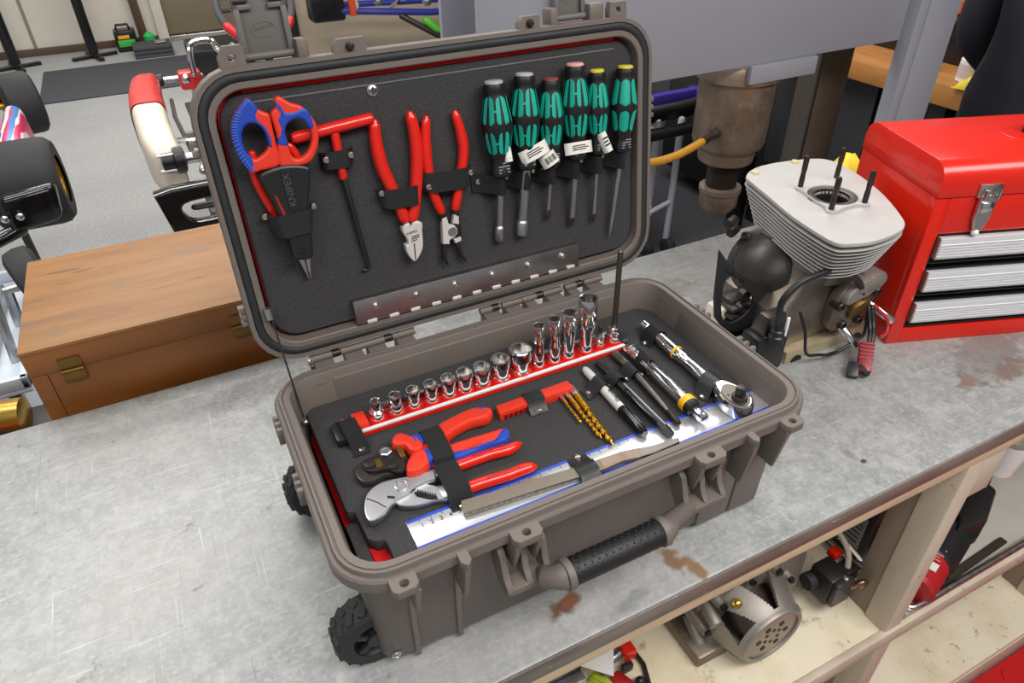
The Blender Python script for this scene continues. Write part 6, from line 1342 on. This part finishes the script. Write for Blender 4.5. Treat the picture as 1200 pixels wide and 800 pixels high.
MB().hexa([Vector(p) for p in ((-.52, 2.00, -.255), (-.385, 2.03, -.25), (-.38, 2.09, -.25), (-.52, 2.08, -.255))], [Vector(p) for p in ((-.52, 2.00, -.14), (-.37, 2.03, -.135), (-.365, 2.09, -.135), (-.52, 2.08, -.14))]).build('rear_bumper', M_blackg, K1, .02, 60, 3)
MB().tube([(-1.4, 2.01, -.33), (-.62, 2.0, -.28), (-.50, 2.03, -.25)], .022, 10).build('bumper_bar', M_blackg, K1)
for x in (-.60, -.56): MB().sphere((x + .08, 1.995, -.20), .012, 10, .5, (0, 1, 0)).build('bumper_bolt', M_steel, K1)
for x, y in ((-.75, 2.4), (-.75, 3.3), (-1.35, 2.4)): MB().tube([(x, y, -.30), (x, y + .05, FZ)], .018, 8).build('stand_leg', M_dkiron, K1)
K2 = thing('red_white_kart', 'red and white kart chassis without wheels behind the case', 'kart', (.5, 2.8, FZ))
def podring(y, cx, cz, hx, hz, t0, t1, n, off=0):
    out = []
    for i in range(n):
        t = t0 + (t1 - t0) * i / (n - 1 if t1 - t0 < 6 else n); c, s_ = math.cos(t), math.sin(t)
        out.append(Vector((cx + (hx + off) * math.copysign(abs(c) ** .45, c), y, cz + (hz + off) * math.copysign(abs(s_) ** .45, s_))))
    return out
PS = [(2.30, -.035, -.262, .035, .06), (2.33, -.045, -.258, .052, .085), (2.42, -.054, -.250, .060, .095), (2.56, -.060, -.238, .062, .105), (2.62, -.060, -.216, .062, .118), (2.85, -.058, -.212, .060, .118), (3.10, -.045, -.215, .052, .105), (3.24, -.030, -.22, .040, .080), (3.28, -.025, -.225, .02, .05)]
MB().rings([podring(*p, 0, 2 * math.pi, 28) for p in PS]).build('side_pod', M_kwhite, K2, smooth=50)
rc = MB(); RS = [(2.63, -.060, -.215, .062, .118), (2.72, -.060, -.213, .062, .118), (2.85, -.058, -.212, .060, .118), (3.0, -.050, -.213, .057, .112), (3.10, -.045, -.215, .052, .105), (3.20, -.035, -.218, .044, .09)]
rc.rings([podring(*p, .25, 3.3, 16, .004) for p in RS], False, False, close=False).build('pod_red_cover', M_kred, K2, smooth=50)
MB().tube([(-.03, 2.30, -.215), (1.05, 2.30, -.215)], .020, 14).build('axle', M_steel, K2)
hb = MB().lathe([(.018, -.06), (.030, -.058), (.030, -.02), (.045, -.015), (.045, .015), (.030, .02)], (-.005, 2.30, -.215), (1, 0, 0), 18).build('wheel_hub', M_black, K2)
for i in range(3):
    th = 2 * math.pi * i / 3; MB().cyl((-.075, 2.30 + .032 * math.cos(th), -.215 + .032 * math.sin(th)), (-.01, 2.30 + .032 * math.cos(th), -.215 + .032 * math.sin(th)), .006, n=8).build('wheel_stud', M_satin, hb)
MB().lathe([(.05, -.012), (.075, -.010), (.075, .010), (.05, .012)], (.10, 2.30, -.215), (1, 0, 0), 28).build('brake_disc', M_black, K2)
bp = [(-.115, -.226), (-.06, -.216), (.20, -.212), (.60, -.22), (.60, -.36), (.20, -.385), (-.02, -.375), (-.09, -.360)]
bh = cat_rom([(-.045, -.285), (-.01, -.265), (.12, -.265), (.26, -.28), (.26, -.325), (.12, -.34), (.0, -.345), (-.035, -.325)], 3)
plate('rear_bumper', [bp, bh], 0, .06, M_blackg, K2, .008, fr((0, 2.08, 0), (1, 0, 0), (0, 0, 1)))
MB().tube([(-.0, 2.06, -.30), (.30, 2.06, -.30)], .018, 10, .6).build('bumper_bar', M_black, K2)
MB().box(.04, 2.10, -.40, .09, 2.32, -.36).build('bumper_stay', M_dkiron, K2, .004)
MB().tube(cat_rom([(.06, 2.3, -.27), (.10, 2.6, -.28), (.12, 3.0, -.28), (.16, 3.4, -.27)], 4, False), .015, 10).build('chassis_rail', M_steel, K2)
MB().tube([(.05, 2.5, -.28), (.03, 2.9, -.24), (.04, 3.2, -.25)], .009, 8).build('pod_bar', M_dsteel, K2)
MB().tube([(.0, 2.62, -.25), (.25, 2.6, -.26)], .012, 8).build('pod_bar', M_chrome, K2)
MB().tube([(-.05, 3.36, -.20), (.20, 3.36, -.20)], .014, 10).build('stub_axle', M_steel, K2)
MB().lathe([(.016, -.05), (.028, -.045), (.028, .03), (.018, .035)], (.0, 3.36, -.20), (1, 0, 0), 14).build('front_hub', M_black, K2)
MB().box(.10, 3.32, -.25, .20, 3.40, -.17).build('steering_knuckle', M_kred, K2, .012)
MB().sphere((.13, 3.34, -.20), .03, 10).build('knuckle_joint', M_chrome, K2)
MB().tube(cat_rom([(.17, 3.30, -.18), (.175, 3.32, -.09), (.20, 3.34, -.05), (.28, 3.34, -.05), (.31, 3.32, -.10), (.40, 3.2, -.12)], 4, False), .014, 10).build('chrome_bar', M_chrome, K2)
MB().tube([(.36, 3.25, -.06), (.48, 3.0, -.12), (.60, 2.8, -.16)], .013, 10).build('chrome_bar', M_chrome, K2)
MB().box(.10, 2.4, -.37, 1.0, 3.5, -.35).build('floor_tray', M_dkiron, K2, .004)
for x, y in ((.2, 2.4), (.9, 2.4), (.2, 3.3)): MB().tube([(x, y, -.36), (x, y + .05, FZ)], .018, 8).build('stand_leg', M_dkiron, K2)
# steering wheel tilted to the driver
sw = Matrix.Translation((.47, 3.10, .12)) @ Matrix.Rotation(R(62), 4, 'X')
N = 36; ring = [sw @ Vector((.155 * math.cos(2 * math.pi * i / N), .150 * math.sin(2 * math.pi * i / N), 0)) for i in range(N)]
def ringarc(i0, i1, r, m, nm): return MB().tube([ring[i % N] for i in range(i0, i1 + 1)], r, 10).build(nm, m, K2)
ringarc(-3, 21, .016, mat('wheel_grip', (84, 84, 88), .7, 0, .1, 60, .4, 300), 'steering_wheel_rim')
ringarc(21, 26, .020, M_kred, 'steering_wheel_grip'); ringarc(28, 33, .020, M_kred, 'steering_wheel_grip')
MB().box(-.14, -.02, -.008, .14, .02, .008, sw).build('steering_spoke', M_dkiron, K2, .004)
MB().cyl(sw @ Vector((0, 0, .01)), sw @ Vector((0, 0, -.35)), .012, n=10).build('steering_column', M_chrome, K2)
# black crate below the roller door
tag(MB().box(.32, 6.0, FZ, .95, 6.5, FZ + .30).build('black_crate', M_cabblk, None, .02), 'black crate standing in front of the tan door', 'crate')
# ------------------------------------------------------------------ blue frame and painted stands in the centre background
t = thing('blue_kart_frame', 'blue kart chassis on a slanted stand against the beige wall', 'kart frame', (1.9, 4.6, FZ))
MB().tube([(1.05, 4.6, -.20), (1.5, 4.52, -.235), (1.8, 4.5, -.265), (2.7, 4.5, -.295)], .022, 10).build('frame_rail', mat('frame_blue', (44, 52, 150), .3), t)
MB().tube([(1.1, 4.75, -.20), (1.7, 4.7, -.22), (2.6, 4.7, -.25)], .020, 10).build('frame_rail', MATS['frame_blue'], t)
for x in (1.5, 1.9, 2.3): MB().tube([(x, 4.52, -.24), (x + .15, 4.70, -.21)], .014, 8).build('cross_tube', M_chrome, t)
MB().box(1.02, 4.55, -.27, 1.24, 4.70, -.08).build('front_bumper', M_cabblk, t, .02)
MB().box(1.26, 4.51, -.24, 1.30, 4.55, -.05).build('orange_tab', mat('tab_orange', (224, 84, 44), .4), t, .004)
for k in range(8): MB().sphere((1.30 + k * .17, 4.56, -.185 + .02 * (k % 3) - k * .006), .035, 8).build('engine_part', M_satin if k % 2 else M_kwhite, t)
MB().tube([(1.60, 4.50, -.27), (2.02, 4.40, -.52)], .020, 8).build('stand_leg', M_dkiron, t)
MB().tube([(1.76, 4.475, -.31), (1.83, 4.455, -.37)], .026, 8).build('green_sleeve', mat('lime_green', (90, 200, 50), .5), t)
MB().tube([(1.92, 4.43, -.44), (1.97, 4.415, -.48)], .026, 8).build('green_sleeve', MATS['lime_green'], t)
MB().tube([(2.02, 4.40, -.52), (2.02, 4.45, FZ)], .02, 8).build('stand_post', M_dkiron, t)
MB().tube([(2.04, 4.42, -.50), (2.42, 4.5, -.22)], .012, 8).build('stand_leg', M_dkiron, t)
MB().tube([(2.5, 4.42, -.45), (2.72, 4.5, -.22)], .010, 8).build('stand_leg', M_dkiron, t)
MB().tube([(1.9, 4.5, -.20), (2.0, 4.46, -.36), (2.0, 4.44, -.48)], .004, 6).build('control_cable', M_wire, t)
t = thing('white_chair', 'white plastic chair behind the right end of the case lid', 'chair', (2.0, 3.6, FZ))
MB().tube(cat_rom([(1.80, 3.42, -.42), (1.82, 3.42, -.20), (1.92, 3.42, -.14), (2.12, 3.42, -.125)], 5, False), .028, 10).build('armrest', M_white, t)
MB().box(1.78, 3.38, -.52, 2.22, 3.86, -.48).build('seat', M_white, t, .015)
MB().box(1.78, 3.84, -.50, 2.22, 3.88, -.05).build('backrest', M_white, t, .015)
for x in (1.81, 2.19):
    for y in (3.41, 3.83): MB().box(x - .02, y - .02, FZ, x + .02, y + .02, -.5).build('leg', M_white, t, .006)
# ------------------------------------------------------------------ stands and gear by the cream wall
def pole_stand(x, y, h, label, m):
    t = thing('pole_stand', label, 'stand', (x, y, FZ))
    MB().cyl((x, y, FZ + .04), (x, y + .02, FZ + h), .045, n=14).build('pole', m, t, .004)
    for a in (0, 1.57, 3.14, 4.71):
        MB().box(0, -.025, 0, .20, .025, .03, Matrix.Translation((x, y, FZ)) @ Matrix.Rotation(a + .3, 4, 'Z')).build('foot', m, t, .006)
    return t
pole_stand(-1.06, 7.55, 1.5, 'black steel stand at the left end of the cream wall', M_cabblk)
pole_stand(-.42, 7.62, 1.5, 'black steel stand in the middle of the cream wall', M_cabblk)
o = MB().tube([(.05, 7.85, FZ), (-.02, 7.93, 1.4)], .04, 8).build('brown_post', M_base, None); tag(o, 'brown wooden post leaning beside the tan door', 'post')
t = thing('air_hose', 'black hose looped along the cream wall', 'hose', (-.1, 7.95, -.4))
MB().tube(cat_rom([(-.38, 7.95, -.1), (-.36, 7.95, -.38), (-.20, 7.95, -.44), (-.08, 7.95, -.28), (-.02, 7.95, .0)], 5, False), .012, 8).build('hose_loop', M_wire, t)
MB().tube(cat_rom([(.0, 7.95, .0), (.02, 7.95, -.35), (.1, 7.95, -.47), (.18, 7.94, -.38), (.19, 7.94, .0)], 5, False), .012, 8).build('hose_loop', M_wire, t)
t = thing('battery_charger', 'black battery charger with green and yellow panel by the wall', 'charger', (-.19, 7.8, FZ))
MB().box(-.21, 7.70, FZ, -.02, 7.88, FZ + .19).build('case_body', M_cabblk, t, .015)
MB().box(-.19, 7.69, FZ + .05, -.04, 7.702, FZ + .11).build('green_panel', mat('panel_green', (70, 180, 80), .4), t, .003)
MB().box(-.18, 7.69, FZ + .12, -.08, 7.702, FZ + .15).build('yellow_panel', M_yellow, t, .003)
MB().tube([(-.18, 7.79, FZ + .18), (-.17, 7.79, FZ + .23), (-.07, 7.79, FZ + .23), (-.06, 7.79, FZ + .18)], .012, 8).build('handle', M_cabblk, t)
t = thing('grey_scale_pads', 'stacked dark scale pads on the floor beside the charger', 'scale pads', (.08, 7.45, FZ))
for k in range(3): MB().box(-.08, 7.33, FZ + k * .035, .26, 7.62, FZ + .030 + k * .035).build('pad', M_dmat, t, .006)
MB().box(.12, 7.40, FZ + .105, .22, 7.5, FZ + .12).build('tray', M_satin, t, .004)
o = MB().lathe([(.045, 0), (.05, .01), (.05, .12), (.02, .15)], (.09, 7.74, FZ), (0, 0, 1), 14).build('green_bottle', mat('bottle_green', (50, 190, 90), .4), None); tag(o, 'small green bottle on the floor beside the brown post', 'bottle')
# ------------------------------------------------------------------ trolley at the lower left
t = thing('parts_trolley', 'pale enamel trolley with tube handle left of the wooden box', 'trolley', (-.62, 1.75, FZ))
MB().box(-1.3, 1.45, -.46, -.515, 2.12, -.445).build('tray', M_cartw, t, .006)
MB().box(-1.3, 1.45, -.445, -.515, 1.47, -.41).build('tray_rim', M_cartw, t, .004); MB().box(-1.3, 2.10, -.445, -.515, 2.12, -.41).build('tray_rim', M_cartw, t, .004); MB().box(-.535, 1.45, -.445, -.515, 2.12, -.41).build('tray_rim', M_cartw, t, .004)
MB().box(-1.3, 1.48, -.80, -.55, 2.09, -.785).build('tray', M_cartw, t, .006)
MB().tube(cat_rom([(-.56, 1.60, -.44), (-.545, 1.62, -.25), (-.56, 1.66, -.20), (-.72, 1.70, -.19)], 5, False), .012, 10).build('handle', M_satin, t)
for x, y in ((-.57, 1.50), (-.57, 2.06), (-1.2, 1.5)):
    MB().box(x - .015, y - .015, FZ + .08, x + .015, y + .015, -.44).build('post', M_satin, t, .003)
    MB().cyl((x - .02, y, FZ + .055), (x + .02, y, FZ + .055), .055, n=18).build('castor', mat('castor_maroon', (110, 20, 30), .4), t, .008)
MB().box(-.75, 1.55, -.444, -.60, 2.0, -.40).build('aluminium_block', M_satin, t, .004)
o = MB().lathe([(.03, 0), (.042, .005), (.042, .06), (.046, .062), (.046, .10), (.03, .105), (.03, .35), (.02, .36)], (-.50, 1.26, -.395), (-1, .2, .02), 20).build('gold_shock', MATS['bright_brass'], None)
tag(o, 'gold cylinder lying beside the trolley near the bench corner', 'cylinder')
t = thing('floor_jack', 'low grey jack with red arm beside the bench corner', 'jack', (-.6, 1.2, FZ))
MB().box(-.9, 1.05, FZ, -.44, 1.36, -.4415).build('jack_body', M_dkiron, t, .01)
MB().box(-.80, 1.08, -.4415, -.46, 1.15, -.425).build('jack_arm', M_tred, t, .006)
t = thing('spare_wheel', 'narrow black spare wheel on a trolley peg behind the wooden box', 'wheel', (-.475, 1.80, -.44))
MB().lathe([(.06, -.035), (.085, -.04), (.105, -.03), (.11, 0), (.105, .03), (.085, .04), (.06, .035)], (-.475, 1.80, -.325), (1, .25, .2), 32, False, False).build('tyre_ring', M_rubber, t)
MB().lathe([(.06, -.035), (.06, .035), (.03, .03), (.0005, .03)], (-.475, 1.80, -.325), (1, .25, .2), 24, False, True).build('wheel_rim', M_satin, t)
MB().tube([(-.475, 1.80, -.325), (-.55, 1.80, -.33), (-.56, 1.80, -.44)], .015, 8).build('wheel_peg', M_satin, t)
